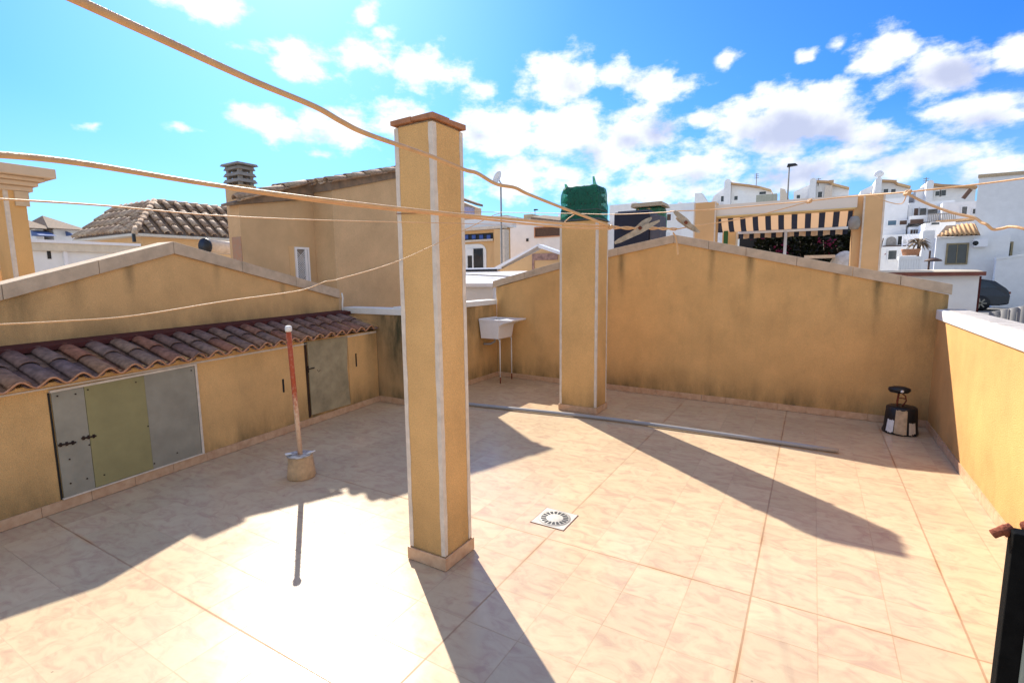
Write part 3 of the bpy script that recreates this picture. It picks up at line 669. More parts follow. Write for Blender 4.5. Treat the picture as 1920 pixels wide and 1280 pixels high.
# ================================================================== ITEMS ON THE TERRACE
mst = thing('parasol_stand', (-2.44,-.115,0), 'rusty peeling pole standing in a round concrete weight before the shed', 'stand')
m_cw = mat('cream_cast_concrete', (.66,.43,.24), .95, .2, 16, .7, 90, c2=(.42,.28,.16))
MB().lathe((-2.44,-.115,0), [(.118,.002),(.122,.012),(.119,.06),(.112,.12),(.106,.19),(.10,.205)], 28, .012).build('base', m_cw, mst, True)
MB().lathe((-2.445,-.122,.206), [(.108,0),(.112,.003),(.109,.008),(.04,.004)], 26, .04).build('lid', mat('flaking_white_paint', (.75,.70,.62), .8, .3, 18, c2=(.14,.10,.08)), mst, True)
MB().bar((-2.555,-.16,.213),(-2.50,-.19,.222),.05,.008).build('lid_flap', m_cop_top, mst); MB().bar((-2.40,-.06,.215),(-2.345,-.045,.232),.05,.008).build('lid_flap', m_cop_top, mst)
pm = mat('peeling_red_white_pole', (.66,.45,.30), .8, .1, 9, .5, 90, c2=(.40,.08,.035), stretch=(6,6,4))
# red at the top, cream flakes lower down
t = pm.node_tree; g = t.nodes.new('ShaderNodeNewGeometry'); s_ = t.nodes.new('ShaderNodeSeparateXYZ'); t.links.new(g.outputs['Position'], s_.inputs[0])
r_ = t.nodes.new('ShaderNodeMapRange'); r_.inputs[1].default_value = .55; r_.inputs[2].default_value = .85; t.links.new(s_.outputs[2], r_.inputs[0])
k = t.nodes['basemix']; old = k.inputs[0].links[0].from_socket
ad = nmath(t, 'ADD', old, nmath(t, 'MULTIPLY_ADD', r_.outputs[0], 1.15, -.55), clamp=True); t.links.new(ad, k.inputs[0])
pt = PV(541, 614, (-2.44,-.115), (-1.44,.885))
MB().tube([(-2.44,-.115,.21), (-2.445,-.12,.5), (-2.452,-.128,.9), (-2.462,-.135,1.345)], .021, 14).build('pole', pm, mst, True)
MB().lathe((-2.462,-.135,1.33), [(.026,0),(.03,.012),(.029,.04),(.02,.052)], 14, .04).build('pole_tip', m_leg, mst, True)

bw_ = thing('weighted_bucket_stand', (2.42,4.03,0), 'black concrete filled bucket with torn label and short lamp head in the corner', 'bucket')
MB().lathe((2.42,4.03,0), [(.165,.004),(.168,.02),(.155,.07),(.148,.19),(.142,.290),(.13,.302)], 32, .02).build('bucket', m_black, bw_, True)
def patch(a0, a1, z0, z1, m, name, r0=.166, r1=.150):
    mb = MB(); vs = []; n_ = 8; rnd = random.Random(int(a0))
    for (z, r_) in ((z0, r0), (z1, r1)):
        for i in range(n_+1):
            a = R(a0+(a1-a0)*i/n_); vs.append((2.42+(r_+.004)*math.cos(a), 4.03+(r_+.004)*math.sin(a), z+rnd.uniform(-.008,.008)))
    return mb.add(vs, [(i, i+1, n_+2+i, n_+1+i) for i in range(n_)]).build(name, m, bw_)
patch(243, 282, .02, .282, m_conc_w, 'exposed_concrete', .168, .1475)
patch(212, 240, .025, .165, m_leg, 'label_scrap')
patch(290, 316, .02, .15, m_bead, 'label_scrap')
MB().tube([(2.375,4.03,.29),(2.372,4.03,.36),(2.38,4.03,.46)], .010, 8).tube([(2.42,4.03,.30),(2.45,4.02,.37),(2.44,4.03,.42),(2.40,4.03,.455)], .007, 8).tube([(2.37,4.03,.39),(2.41,4.02,.395),(2.44,4.03,.39)], .006, 8).build('stem', m_rust, bw_, True)
MB().lathe((2.38,4.02,.45), [(.03,0),(.085,.010),(.105,.035),(.10,.058),(.05,.075)], 24, 0, 1.0, .8).build('lamp_head', m_black, bw_, True)
MB().tube([(2.395,3.945,.485),(2.396,3.93,.486)], .015, 12).build('lens', m_enamel, bw_, True)

# utility sink
sk = thing('utility_sink', (-3.1,4.4,0), 'white enamel utility sink with drainboard on two thin legs in the back left corner', 'sink')
RZ = 1.075
rim = MB(); x0, x1, y0, y1 = -3.325, -2.70, 4.08, 4.60
rim.box(x0, x0+.04, y0, y1, RZ-.028, RZ+.018); rim.box(x0+.04, -2.92, y0, y0+.03, RZ-.028, RZ+.006); rim.box(x0+.04, -2.92, y1-.03, y1, RZ-.028, RZ+.006)
rim.hexa([(-2.92,y0,RZ-.028),(x1+.02,y0,RZ-.02),(x1,y1,RZ-.02),(-2.92,y1,RZ-.028)], [(-2.92,y0,RZ+.006),(x1+.02,y0,RZ+.006),(x1,y1,RZ+.006),(-2.92,y1,RZ+.006)])
rim.build('rim', m_enamel, sk, bevel=.006)
bs = MB(); zb = .755; a = [(-3.31,4.12,zb),(-2.965,4.12,zb),(-2.965,4.56,zb),(-3.31,4.56,zb)]; c = [(-3.32,4.085,RZ-.03),(-2.925,4.085,RZ-.03),(-2.925,4.595,RZ-.03),(-3.32,4.595,RZ-.03)]
bs.add(a+c, [(0,1,2,3),(0,1,5,4),(1,2,6,5),(2,3,7,6),(3,0,4,7)])
ai = [(p[0]*.97-.09, p[1]+(.02 if p[1] < 4.3 else -.02), p[2]+.015) for p in a]
bso = bs.build('basin', m_enamel, sk); so = bso.modifiers.new('solid', 'SOLIDIFY'); so.thickness = .012; be = bso.modifiers.new('bevel', 'BEVEL'); be.width = .012; be.segments = 3
MB().extrude([(-2.924,4.09,RZ-.10),(-2.924,4.09,RZ-.029),(-2.70,4.09,RZ-.021),(-2.86,4.09,RZ-.06)], (0,.50,0)).build('drainboard_underside', m_enamel, sk)
for (lx, ly) in ((-2.965,4.17),(-2.985,4.58)):
    MB().tube([(lx,ly,.10),(lx,ly,.74)], .0095, 10).tube([(lx,ly,.70),(lx-.03,ly,.755)], .008, 6).build('leg', m_leg, sk, True)
    MB().tube([(lx,ly,.002),(lx,ly,.105)], .0105, 10).build('leg_foot', m_rust, sk, True)
MB().tube([(-3.18,4.35,.755),(-3.18,4.35,.68),(-3.24,4.3,.64),(-3.345,4.25,.64)], .018, 10).build('waste_pipe', m_pvc, sk, True)
MB().tube([(-3.30,4.62,1.09),(-3.28,4.58,1.40),(-3.31,4.60,1.52)], .004, 6).build('water_hose', m_cop_top, sk, True)

# loose pipe on the floor
pa, pb, pc = PZ(878,757,.028), PZ(1150,786,.028), PZ(1572,845,.028)
pp = MB().tube(smoothpath([pa+Vector((-.9,.02,0)), pa, pb, pc], 6), .022, 16); pp = pp.build('loose_pipe', m_pvc, None, True)
tag(pp, 'long grey plastic pipe lying loose across the floor tiles', 'pipe')

# floor drain
dr = thing('floor_drain', (-.08,.28,0), 'square white floor drain with round slotted grate set in the tiles', 'drain')
dx0, dx1, dy0, dy1 = -.205, .055, .15, .41; ccx, ccy = -.075, .28
m_drain = mat('dirty_white_plastic', (.50,.47,.41), .55, .12, 25)
MB().box(dx0-.005, dx1+.005, dy0-.005, dy1+.005, .0015, .0028).build('drain_joint', m_rust, dr)
MB().box(dx0, dx1, dy0, dy1, .003, .0045).build('frame', m_drain, dr)
MB().lathe((ccx,ccy,.0048), [(.120,0),(.118,.0012)], 40).build('recess_ring', mat('shadowed_plastic_ring', (.36,.33,.30), .6, .15, 25), dr, True)
MB().lathe((ccx,ccy,.0062), [(.110,0),(.108,.0012)], 40).build('grate', m_drain, dr, True)
for i in range(18):
    a = 2*math.pi*(i+.5)/18; d = Vector((math.cos(a), math.sin(a), 0)); n_ = Vector((-d.y, d.x, 0)); c = Vector((ccx,ccy,.0076)); up = Vector((0,0,.0006))
    q = [c+d*.063-n_*.0075, c+d*.102-n_*.0125, c+d*.102+n_*.0125, c+d*.063+n_*.0075]
    MB().hexa(q, [v+up for v in q]).build('slot', m_dark, dr)

# gate at the lower right
gt = thing('metal_gate', (1.86,-1.62,0), 'black iron gate post with rusty hinge pin at the lower right', 'gate')
g0 = PZ(1904, 1003, 1.3); gx, gy = g0.x, g0.y
MB().box(gx, gx+.032, gy+.008, gy+.04, .0, 1.3).build('post', m_iron, gt, bevel=.003)
MB().box(gx+.0325, gx+.041, gy+.012, gy+.02, .05, 1.26).build('edge_strip', mat('pale_green_grey_strip', (.40,.44,.38), .6, .1, 8), gt)
MB().box(gx+.0415, gx+.10, gy+.0, gy+.03, .05, 1.285).build('frame_bar', m_iron, gt, bevel=.003)
MB().box(gx+.1005, gx+.60, gy+.005, gy+.015, .10, 1.24).build('panel', m_iron, gt)
MB().box(gx+.1005, gx+.60, gy-.008, gy+.028, 1.2405, 1.28).build('top_rail', m_iron, gt, bevel=.003)
MB().tube([(gx-.024,gy+.03,1.282),(gx+.004,gy+.038,1.30)], .0085, 12).tube([(gx-.010,gy+.034,1.288),(gx-.001,gy+.036,1.295)], .011, 12).tube([(gx+.03,gy+.06,1.297),(gx+.1,gy+.12,1.31)], .011, 10).build('hinge_pin', m_rust, gt, True)

# ================================================================== CLOTHESLINES AND PEGS
RG = 'tan clotheslines strung across the terrace'
def rope(pts, r, label, twist=False, seg=8):
    ps = smoothpath([PD(*p) for p in pts], 8)
    mb = MB()
    if twist:
        acc = 0; A = []; B = []
        for i, p in enumerate(ps):
            d = (ps[min(i+1,len(ps)-1)]-ps[max(i-1,0)]).normalized(); a = d.cross(Vector((0,0,1))).normalized(); b = d.cross(a)
            if i: acc += (p-ps[i-1]).length
            th = acc*110; o = (a*math.cos(th)+b*math.sin(th))*r*1.25; A.append(p+o); B.append(p-o)
        mb.tube(A, r, seg); mb.tube(B, r, seg)
    else:
        mb.tube(ps, r, seg)
    return tag(mb.build('clothesline', m_rope, None, True), label, 'clothesline', RG)
rope([(20,-55,.32),(130,-6,.34),(300,72,.37),(470,150,.42),(590,200,.46),(640,228,.48),(690,252,.50),(800,290,.58),(870,318,.63),(895,325,.65),(930,345,.68),(965,352,.71),(990,364,.73),(1050,388,.79),(1100,407,.84),(1143,424,.88)], .0031*.74, 'thickest tan line dropping from the upper left corner across the tall pillar')
rope([(-30,288,.40),(150,306,.44),(420,350,.53),(640,378,.63),(860,402,.74),(1055,419,.83),(1143,425,.88)], .0026*.74, 'tan line running level from the left edge at chimney height to the knot')
rope([(430,354,.54),(640,383,.64),(860,406,.75),(1055,426,.84),(1145,429,.88)], .0019*.74, 'thin second strand hugging just under the level line towards the knot')
rope([(1143,426,.88),(1160,427,.9),(1190,428,.92),(1225,428,.95),(1268,430,1.0)], .0018*.74, 'twisted pair of strands carrying the wooden clothes peg', True)
rope([(1268,430,1.0),(1300,424,1.02),(1350,417,1.08),(1420,404,1.15),(1500,383,1.22),(1520,378,1.24)], .0013*.74, 'thin strand rising in front of the striped awning to a small knot')
rope([(-20,372,1.15),(200,386,1.35),(420,405,1.7),(640,414,2.1),(860,419,2.75),(950,421,4.2),(1050,422,6.4)], .0023*.74, 'fine line in front of the hipped tile roof and chimney house')
rope([(-20,609,1.45),(120,602,1.5),(250,592,1.55),(420,565,1.7),(560,545,1.85),(610,528,1.9),(640,522,1.95),(750,488,2.15),(870,432,2.35),(918,407,2.3),(938,400,2.3)], .0022*.74, 'low sagging line passing in front of the ochre gable wall and tiled shed')
rope([(864,397,3.05),(1055,400,2.2),(1150,402,1.9),(1245,398,1.6),(1262,396,1.5),(1335,393,1.45),(1460,382,1.35),(1515,377,1.3),(1600,368,1.25),(1700,360,1.15),(1830,346,1.1),(1945,331,1.05)], .0018*.74, 'long thin line crossing the green wrapped cowl and the awning beam')
rope([(1700,362,.98),(1730,378,.97),(1760,390,.96),(1790,400,.95),(1826,408,.94),(1840,417,.935),(1850,421,.93),(1862,430,.93),(1880,428,.925),(1893,425,.92),(1912,427,.91),(1945,437,.90)], .0024*.74, 'pale kinked line running from the knot to the right edge past the white house')
rope([(1056,420,.83),(1064,411,.83),(1077,402,.83)], .0010*.74, 'tiny loose end sticking up beside the chimney pillar')
rope([(1262,436,1.0),(1267,445,1.0),(1270,462,1.0),(1271,478,1.0)], .0019*.74, 'short loose end hanging over the peak of the back wall')
rope([(1632,362,1.22),(1660,377,1.2),(1690,382,1.2),(1700,364,1.15)], .0010*.74, 'slack little loop drooping below the knot by the awning pillar')
def knot(px, py, d, s, label):
    c = PD(px, py, d); mb = MB(); rnd = random.Random(px)
    pts = [c+Vector((math.cos(t*1.9)*s, math.sin(t*1.3)*s*.7, math.sin(t*2.3)*s*.8)) for t in [i*.5 for i in range(16)]]
    mb.tube(pts, s*.42, 7); return tag(mb.build('rope_knot', m_rope, None, True), label, 'knot', 'rope knots')
knot(1144, 426, .88, .0038, 'knot where the thick line meets the level line at the chimney pillar')
knot(1702, 361, 1.13, .0045, 'knot in the line above the white houses, left of the big white house')
knot(1518, 377, 1.3, .0045, 'small knot in the line in front of the awning beam')
def peg(a, b, c, d, d1_, label):
    """two wooden arms crossing at the spring; a-b and c-d are the ends of the arms"""
    A, B, C_, D_ = (PD(*p, d1_) for p in (a, b, c, d))
    away = (CAM-A).normalized(); t = thing('clothes_peg', (A+B)/2, label, 'clothes peg', 'wooden clothes pegs on the line')
    def arm(p, q, off):
        p = p+away*off; q = q+away*off; dd = (q-p); mb = MB(); side = dd.cross(away).normalized(); pr_ = [(0,.0022),(.12,.004),(.35,.0048),(.55,.0055),(.75,.0045),(1,.0016)]
        lo = []; 
        for (s1, w) in pr_: lo.append(p+dd*s1+side*w)
        for (s1, w) in pr_[::-1]: lo.append(p+dd*s1-side*w)
        lo = [v-away*.0045 for v in lo]; mb.extrude(lo, away*.009); return mb.build('peg_arm', m_wood, t)
    arm(A, B, .0055); arm(C_, D_, -.0055)
    m_ = (A+B)/2; sx = Vector(((A+B+C_+D_)/4))
    MB().tube([sx-away*.013, sx+away*.013], .0032, 10).build('spring', m_rust, t, True)
    return t
peg((1152,456),(1236,414),(1190,432),(1222,408),.93, 'greyed wooden clothes peg clipped on the line before the dark screen')
peg((1264,396),(1300,428),(1268,408),(1312,436),1.0, 'pale wooden clothes peg at the peak of the back wall, right of the other peg')

# ================================================================== NEIGHBOURING HOUSES
def win_y(parent, px0, py0, px1, py1, y, frame=m_brownf, glass=m_glass, fw=.06, bars=0, out=.05, name='window'):
    a = PY(px0, py0, y); b = PY(px1, py1, y); x0, x1 = sorted((a.x, b.x)); z0, z1 = sorted((a.z, b.z))
    f = MB(); f.box(x0-fw, x0, y-out, y-.002, z0-fw, z1+fw); f.box(x1, x1+fw, y-out, y-.002, z0-fw, z1+fw); f.box(x0, x1, y-out, y-.002, z1, z1+fw); f.box(x0, x1, y-out, y-.002, z0-fw, z0)
    for i in range(bars):
        x = x0+(x1-x0)*(i+1)/(bars+1); f.box(x-fw*.2, x+fw*.2, y-out*.8, y-.006, z0, z1)
    o = f.build(name, frame, parent); MB().box(x0, x1, y-.008, y-.003, z0, z1).build('window_pane', glass, o); return o
def win_x(parent, px0, py0, px1, py1, x, frame=m_brownf, glass=m_glass, fw=.06, out=.05, name='window', s=1):
    a = PX(px0, py0, x); b = PX(px1, py1, x); y0, y1 = sorted((a.y, b.y)); z0, z1 = sorted((a.z, b.z))
    f = MB(); xa, xb = sorted((x+s*.002, x+s*out)); f.box(xa, xb, y0-fw, y0, z0-fw, z1+fw); f.box(xa, xb, y1, y1+fw, z0-fw, z1+fw); f.box(xa, xb, y0, y1, z1, z1+fw); f.box(xa, xb, y0, y1, z0-fw, z0)
    o = f.build(name, frame, parent); xa, xb = sorted((x+s*.003, x+s*.008)); MB().box(xa, xb, y0, y1, z0, z1).build('window_pane', glass, o); return o
def boxpx(px0, px1, pytop, y, depth, zb, pxl=None):
    """box whose front stands in the plane y, between two picture columns, with its top at the sight line"""
    a = PY(px0, pytop, y); b = PY(px1, pytop, y); return (a.x, b.x, y, y+depth, zb, (a.z+b.z)/2)

# --- chimney house right behind the low wall
hs_ = thing('neighbour_house', (-6.5, 3, -3), 'pale ochre house with slatted chimney and old tile roof behind the low wall', 'house')
XL, XR = -5.3, -4.85
yl0 = PX(449, 400, XL).y; yl1 = PX(622, 400, XL).y; yr1 = 4.62
def zL(y): return PX(449,384,XL).z + (PX(610,371,XL).z-PX(449,384,XL).z)*(y-yl0)/(PX(610,371,XL).y-yl0)
zr0 = PX(622, 357, XR); zr1 = PX(745, 334, XR); kR = (zr1.z-zr0.z)/(zr1.y-zr0.y)
def zR(y): return zr0.z+kR*(y-zr0.y)
MB().extrude([(XL,yl0,-3.3),(XL,zr0.y+.02,-3.3),(XL,zr0.y+.02,zL(zr0.y)),(XL,yl0,zL(yl0))], (-.22,0,0)).build('side_wall', m_house, hs_)
MB().extrude([(XR,zr0.y,-3.3),(XR,yr1,-3.3),(XR,yr1,zR(yr1)),(XR,zr0.y,zR(zr0.y))], (-1.0,0,0)).build('gable_end_wall', m_house, hs_)
# roof, sloping up with y, tiles run down towards -y
def mono(x0, x1, ylow, yhigh, zlow, zhigh, name, cut=0):
    dn = Vector((0, ylow-yhigh, zlow-zhigh)); n_ = round((x1-x0)/.20)
    return barrel_roof((x0, yhigh, zhigh+.02), (1,0,0), dn, n_, (x1-x0)/n_, max(1, round(dn.length/.42)), (lambda u: max(.1, dn.length-cut*(x1-x0-u))), r=.066, lift=.03, thick=.014).build(name, m_tiles2, hs_, True)
r1 = mono(XL-.42, XL+.10, yl0-.12, 2.34, zL(yl0-.12)+.015, 3.20, 'roof', .8)
MB().extrude([(XL+.05,yl0-.10,zL(yl0-.10)+.002),(XL+.05,2.60,zL(2.60)+.002),(XL+.05,2.60,3.31),(XL+.05,yl0-.10,zL(yl0-.1)+.035)], (-.30,0,0)).build('roof_slab', m_tile_far, hs_)
r2 = mono(XR-1.0, XR+.06, zr0.y-.06, yr1+.05, zR(zr0.y-.06)+.10, zR(yr1+.05)+.10, 'roof')
MB().extrude([(XR+.03,zr0.y-.03,zR(zr0.y-.03)+.003),(XR+.03,yr1+.03,zR(yr1+.03)+.003),(XR+.03,yr1+.03,zR(yr1+.03)+.128),(XR+.03,zr0.y-.03,zR(zr0.y)+.118)], (-1.0,0,0)).build('roof_slab', m_tile_far, hs_)
# chimney
cx1 = -5.62; cy0 = PX(448,330,cx1).y; cy1 = PX(479,330,cx1).y; cxw = .36
ctop = PX(450,345,cx1).z
ch = MB().box(cx1-cxw, cx1, cy0, cy1, -3.3, ctop).build('chimney', m_house, hs_)
lo_ = MB(); zc0 = PX(450,345,cx1).z; zc1 = PX(450,309,cx1).z; st = (zc1-zc0)/3
for i in range(3):
    z = zc0+st*i+.012; g_ = .018-.006*i; t_ = .012
    lo_.hexa([(cx1-cxw-g_,cy0-g_,z+st*.32),(cx1+g_,cy0-g_,z+st*.32),(cx1+g_,cy1+g_,z+st*.32),(cx1-cxw-g_,cy1+g_,z+st*.32)], [(cx1-cxw-g_+.022,cy0-g_+.022,z+st*.85),(cx1+g_-.022,cy0-g_+.022,z+st*.85),(cx1+g_-.022,cy1+g_-.022,z+st*.85),(cx1-cxw-g_+.022,cy1+g_-.022,z+st*.85)])
    for (qx, qy) in ((cx1-cxw+.02,cy0+.02),(cx1-.07,cy0+.02),(cx1-.07,cy1-.07),(cx1-cxw+.02,cy1-.07)): lo_.box(qx, qx+.05, qy, qy+.05, z-.02, z+st*.6)
lo_.box(cx1-cxw+.13, cx1-.13, cy0+.13, cy1-.13, zc0, zc1)
lo_.hexa([(cx1-cxw-.035,cy0-.035,zc1+.01),(cx1+.035,cy0-.035,zc1+.01),(cx1+.035,cy1+.035,zc1+.01),(cx1-cxw-.035,cy1+.035,zc1+.01)], [(cx1-cxw-.02,cy0-.02,zc1+.04),(cx1+.02,cy0-.02,zc1+.04),(cx1+.02,cy1+.02,zc1+.04),(cx1-cxw-.02,cy1+.02,zc1+.04)])
lo_.build('chimney_cowl', m_conc, ch)
# brick patch at the foot of the chimney face
a, b = PY(424,446,yl0), PY(452,482,yl0); MB().box(XL-.215, XL-.004, yl0-.008, yl0-.001, b.z-.4, a.z).build('brick_patch', mat('bare_brick_patch', (.45,.22,.13), .9, .3, 25, .5, 60, c2=(.35,.27,.2)), ch)
# window with lattice shutter
a, b = PX(551,463,XL), PX(581,525,XL)
wf = MB(); y0, y1, z0, z1 = a.y, b.y, b.z-.05, a.z
wf.box(XL+.001, XL+.03, y0, y0+.03, z0, z1); wf.box(XL+.001, XL+.03, y1-.03, y1, z0, z1); wf.box(XL+.001, XL+.03, y0+.03, y1-.03, z1-.03, z1); wf.box(XL+.001, XL+.025, y0+.17, y0+.21, z0, z1-.03)
w_ = wf.build('window', m_enamel, hs_); MB().box(XL+.002, XL+.006, y0+.21, y1-.03, z0, z1-.03).build('window_pane', m_glass, w_)
gl_ = MB()
for i in range(-10, 22):
    for s in (1, -1):
        p0 = Vector((XL+.014, y0+.03, z0+i*.035)); p1 = p0+Vector((0,.14,.14*s))
        if min(p0.z,p1.z) > z0 and max(p0.z,p1.z) < z1-.03: gl_.bar(p0, p1, .007, .004, (1,0,0))
gl_.build('lattice', m_enamel, w_); MB().box(XL+.002, XL+.006, y0+.03, y0+.17, z0, z1-.03).build('window_pane', mat('lattice_shade', (.25,.22,.2), .7), w_)
a = PX(541,463,XL); MB().box(XL+.001, XL+.004, a.y, y0-.001, z0, z1+.01).build('window_reveal', m_och_far, w_)

# --- left edge: tall porch column with stepped cornice
pc_ = thing('porch_column', (-6.2,-.9,-3), 'tall ochre porch column with heavy stepped cream cornice at the left edge', 'column')
xq = -6.0; a = PX(18,420,xq); b = PX(62,480,xq); y0, y1 = a.y-.012, b.y
zb_ = PX(50,360,xq).z
MB().box(xq-.42, xq, y0, y1, -3.3, zb_).build('shaft', m_och, pc_)
MB().box(xq-.001, xq+.004, y0-.004, y0+.03, -3.2, zb_).box(xq-.03, xq-.0012, y0-.004, y0+.002, -3.2, zb_).build('corner_bead', m_bead, pc_)
a = PX(25,358,xq); b = PX(55,388,xq); MB().box(xq+.001, xq+.03, a.y, b.y, b.z, a.z).build('corbel_block', mat('cream_render', (.66,.50,.33), .9), pc_)
co = MB(); zz = zb_
ztop_ = PX(107,318,xq+.2).z
yE = [PX(62,352,xq+.03).y, PX(72,345,xq+.08).y, PX(84,338,xq+.12).y, PX(106,330,xq+.2).y]
zs = [zb_-.001, zb_+(ztop_-zb_)*.22, zb_+(ztop_-zb_)*.42, zb_+(ztop_-zb_)*.58, ztop_]
for i, (ov, ye) in enumerate(zip((.03,.08,.13,.2), yE)): co.box(xq-.5, xq+ov, y0-1.6, ye, zs[i]+.001, zs[i+1])
co.build('cornice', mat('cream_cornice', (.66,.50,.35), .9, .06, 6, .2, 60), pc_, bevel=.01)
a = PX(8,470,xq-.6); MB().box(xq-.75, xq-.6, y0-1.5, a.y, -3.3, PX(4,505,xq-.6).z).build('balustrade_wall', m_och_far, pc_)
for i in range(4):
    yy = a.y-.05-i*.12; MB().lathe((xq-.68,yy,PX(4,505,xq-.6).z), [(.03,0),(.045,.05),(.02,.14),(.03,.22)], 10).build('baluster', m_bead, pc_, True)

# --- low white building with a flat coping, left
wb = thing('white_outbuilding', (-12.5,1,-3), 'low white flat-topped outbuilding beside the porch column', 'building')
xw = -12; a = PX(66,450,xw); b = PX(250,457,xw)
MB().box(xw-1.5, xw, a.y-1.4, b.y, -3.3, b.z-.22).build('wall', m_white, wb); MB().box(xw-1.55, xw+.08, a.y-1.45, b.y+.05, b.z-.219, b.z-.06).build('coping', mat('cream_band', (.70,.62,.50), .8), wb); MB().box(xw-1.6, xw+.12, a.y-1.5, b.y+.1, b.z-.059, b.z-.0).build('coping_cap', m_enamel, wb)
c = PX(92,478,xw); MB().box(xw+.001, xw+.01, c.y-.03, c.y+.03, c.z-.08, c.z+.08).build('vent_slot', m_black, wb)
MB().box(xw+.001, xw+.05, PX(117,470,xw).y, PX(124,470,xw).y, -3.0, b.z-.22).build('pilaster', m_enamel, wb)

# --- hipped roof house
hh = thing('hip_roof_house', (-14,4,-3), 'ochre house with low hipped roof of streaky grey brown tiles, left of the chimney', 'house')
Nn = PX(252,437,-13); zE = Nn.z
Rr = PX(470,444,-13); Ll = plane(135,443,(0,Nn.y,0),(0,1,0)); Ll.z = zE; Ap = PX(290,379,-14.3); Bp = Vector((-14.3, PX(405,386,-14.3).y, Ap.z))
Rr.z = zE; Lx = max(Ll.x, -22)
Lc = Vector((Lx, Nn.y, zE))
MB().box(Lx+.4, Nn.x-.25, Nn.y+.25, Rr.y+2, -3.3, zE-.02).build('wall', m_och_far, hh)
MB().box(Lx, Nn.x, Nn.y, Rr.y+2, zE-.06, zE-.001).build('soffit', m_mortar, hh)
MB().add([Nn, Vector((-13,Rr.y+2,zE)), Vector((-14.3,Bp.y+1.2,Ap.z)), Ap], [(0,1,2,3)]).add([Lc, Nn, Ap, Vector((Lx,Ap.y,Ap.z-.0))], [(0,1,2,3)]).build('roof_slab', m_tile_far, hh)
# right (+x) slope
k = (Ap.y-Nn.y)
def lenR(u):
    full = (Vector((-13,0,zE))-Vector((-14.3,0,Ap.z))).length
    f = 1.0
    if u < k: return (full*(1-u/k), full)
    return full
al_ = Vector((0,1,0)); dn_ = (Vector((-13,0,zE))-Vector((-14.3,0,Ap.z)))
barrel_roof((-14.3,Nn.y,Ap.z+.02), al_, dn_, int((Rr.y+2-Nn.y)/.30), .30, 4, lenR, r=.085, lift=.03, thick=.02, pans=False).build('roof', m_tiles2, hh, True)
dn2 = Vector((0,Nn.y-Ap.y,zE-Ap.z)); full2 = dn2.length; run = 1.3
def lenF(u):
    x = Lx+u
    if x > -14.3: return (full2*((x+14.3)/run), full2)
    return full2
barrel_roof((Lx,Ap.y,Ap.z+.02), (1,0,0), dn2, int((-13-Lx)/.32), .32, 4, lenF, r=.09, lift=.03, thick=.02, pans=False).build('roof', m_tiles2, hh, True)
hp_ = MB()
def ridge(p, q, n_):
    for i in range(n_):
        a = p.lerp(q, i/n_); b = p.lerp(q, (i+.97)/n_); hp_.tube([a+Vector((0,0,.01)), b+Vector((0,0,.03))], [.07,.085], 8)
ridge(Nn, Ap, 9); ridge(Ap, Bp+Vector((0,1.2,0)), 10)
hp_.build('ridge_tiles', m_tiles2, hh, True)
MB().bar(Nn+Vector((.02,-.03,-.02)), Nn+Vector((.02,-.03,-.22)), .06, .06, (1,0,0)).build('gutter_spout', m_black, hh)

vt = PX(392,462,-8.5); tag(MB().tube([vt+Vector((-.0,-.05,0)), vt+Vector((-.25,1.1,-.02))], .13, 18).build('vent_duct', m_bead, None, True), 'pale round duct lying behind the left gable wall before the chimney', 'duct')
tag(MB().tube([vt+Vector((.01,-.10,0)), vt+Vector((.0,-.052,0))], .15, 18).build('duct_cap', m_black, bpy.data.objects['vent_duct'], True), '', '')
del bpy.data.objects['duct_cap']['label']; del bpy.data.objects['duct_cap']['category']

# --- far pair of pyramid roofed houses, left
for i, (x0, xa, x1, pt_, pe, lab) in enumerate(((50,60,96,412,428,'far small house with low pyramid roof showing beside the porch column'),(84,116,160,413,428,'far small house with low pyramid roof, nearer the hipped roof'))):
    d = 45; X_ = -40
    a, b, c = PX(x0,pe,X_), PX(x1,pe,X_), PX(xa,pt_,X_); zb2 = PX(x0,446,X_).z
    h_ = thing('far_house', (X_-2,(a.y+b.y)/2,-3), lab, 'house', 'far houses with pyramid roofs')
    MB().box(X_-6, X_, a.y+.4, b.y-.4, -3.3, a.z).build('wall', m_white2, h_)
    MB().add([(X_-6.3,a.y,a.z),(X_+.5,a.y,a.z),(X_+.5,b.y,a.z),(X_-6.3,b.y,a.z),(X_-3,c.y,c.z+.5)], [(0,1,4),(1,2,4),(2,3,4),(3,0,4),(0,1,2,3)]).build('roof', m_tile_far, h_)
    e0 = PX(x0+8,pe+4,X_); e1 = PX(x1-6,pe+16,X_); MB().hexa([(X_+.01,a.y+1,e1.z),(X_+1.2,a.y+1,e1.z),(X_+1.2,b.y-1,e1.z),(X_+.01,b.y-1,e1.z)],[(X_+.01,a.y+1,e0.z),(X_+.05,a.y+1,e0.z),(X_+.05,b.y-1,e0.z),(X_+.01,b.y-1,e0.z)]).build('awning', mat('blue_eave_shade', (.10,.16,.35), .8), h_)  # shadow under the eaves, put in as a blue coloured slab

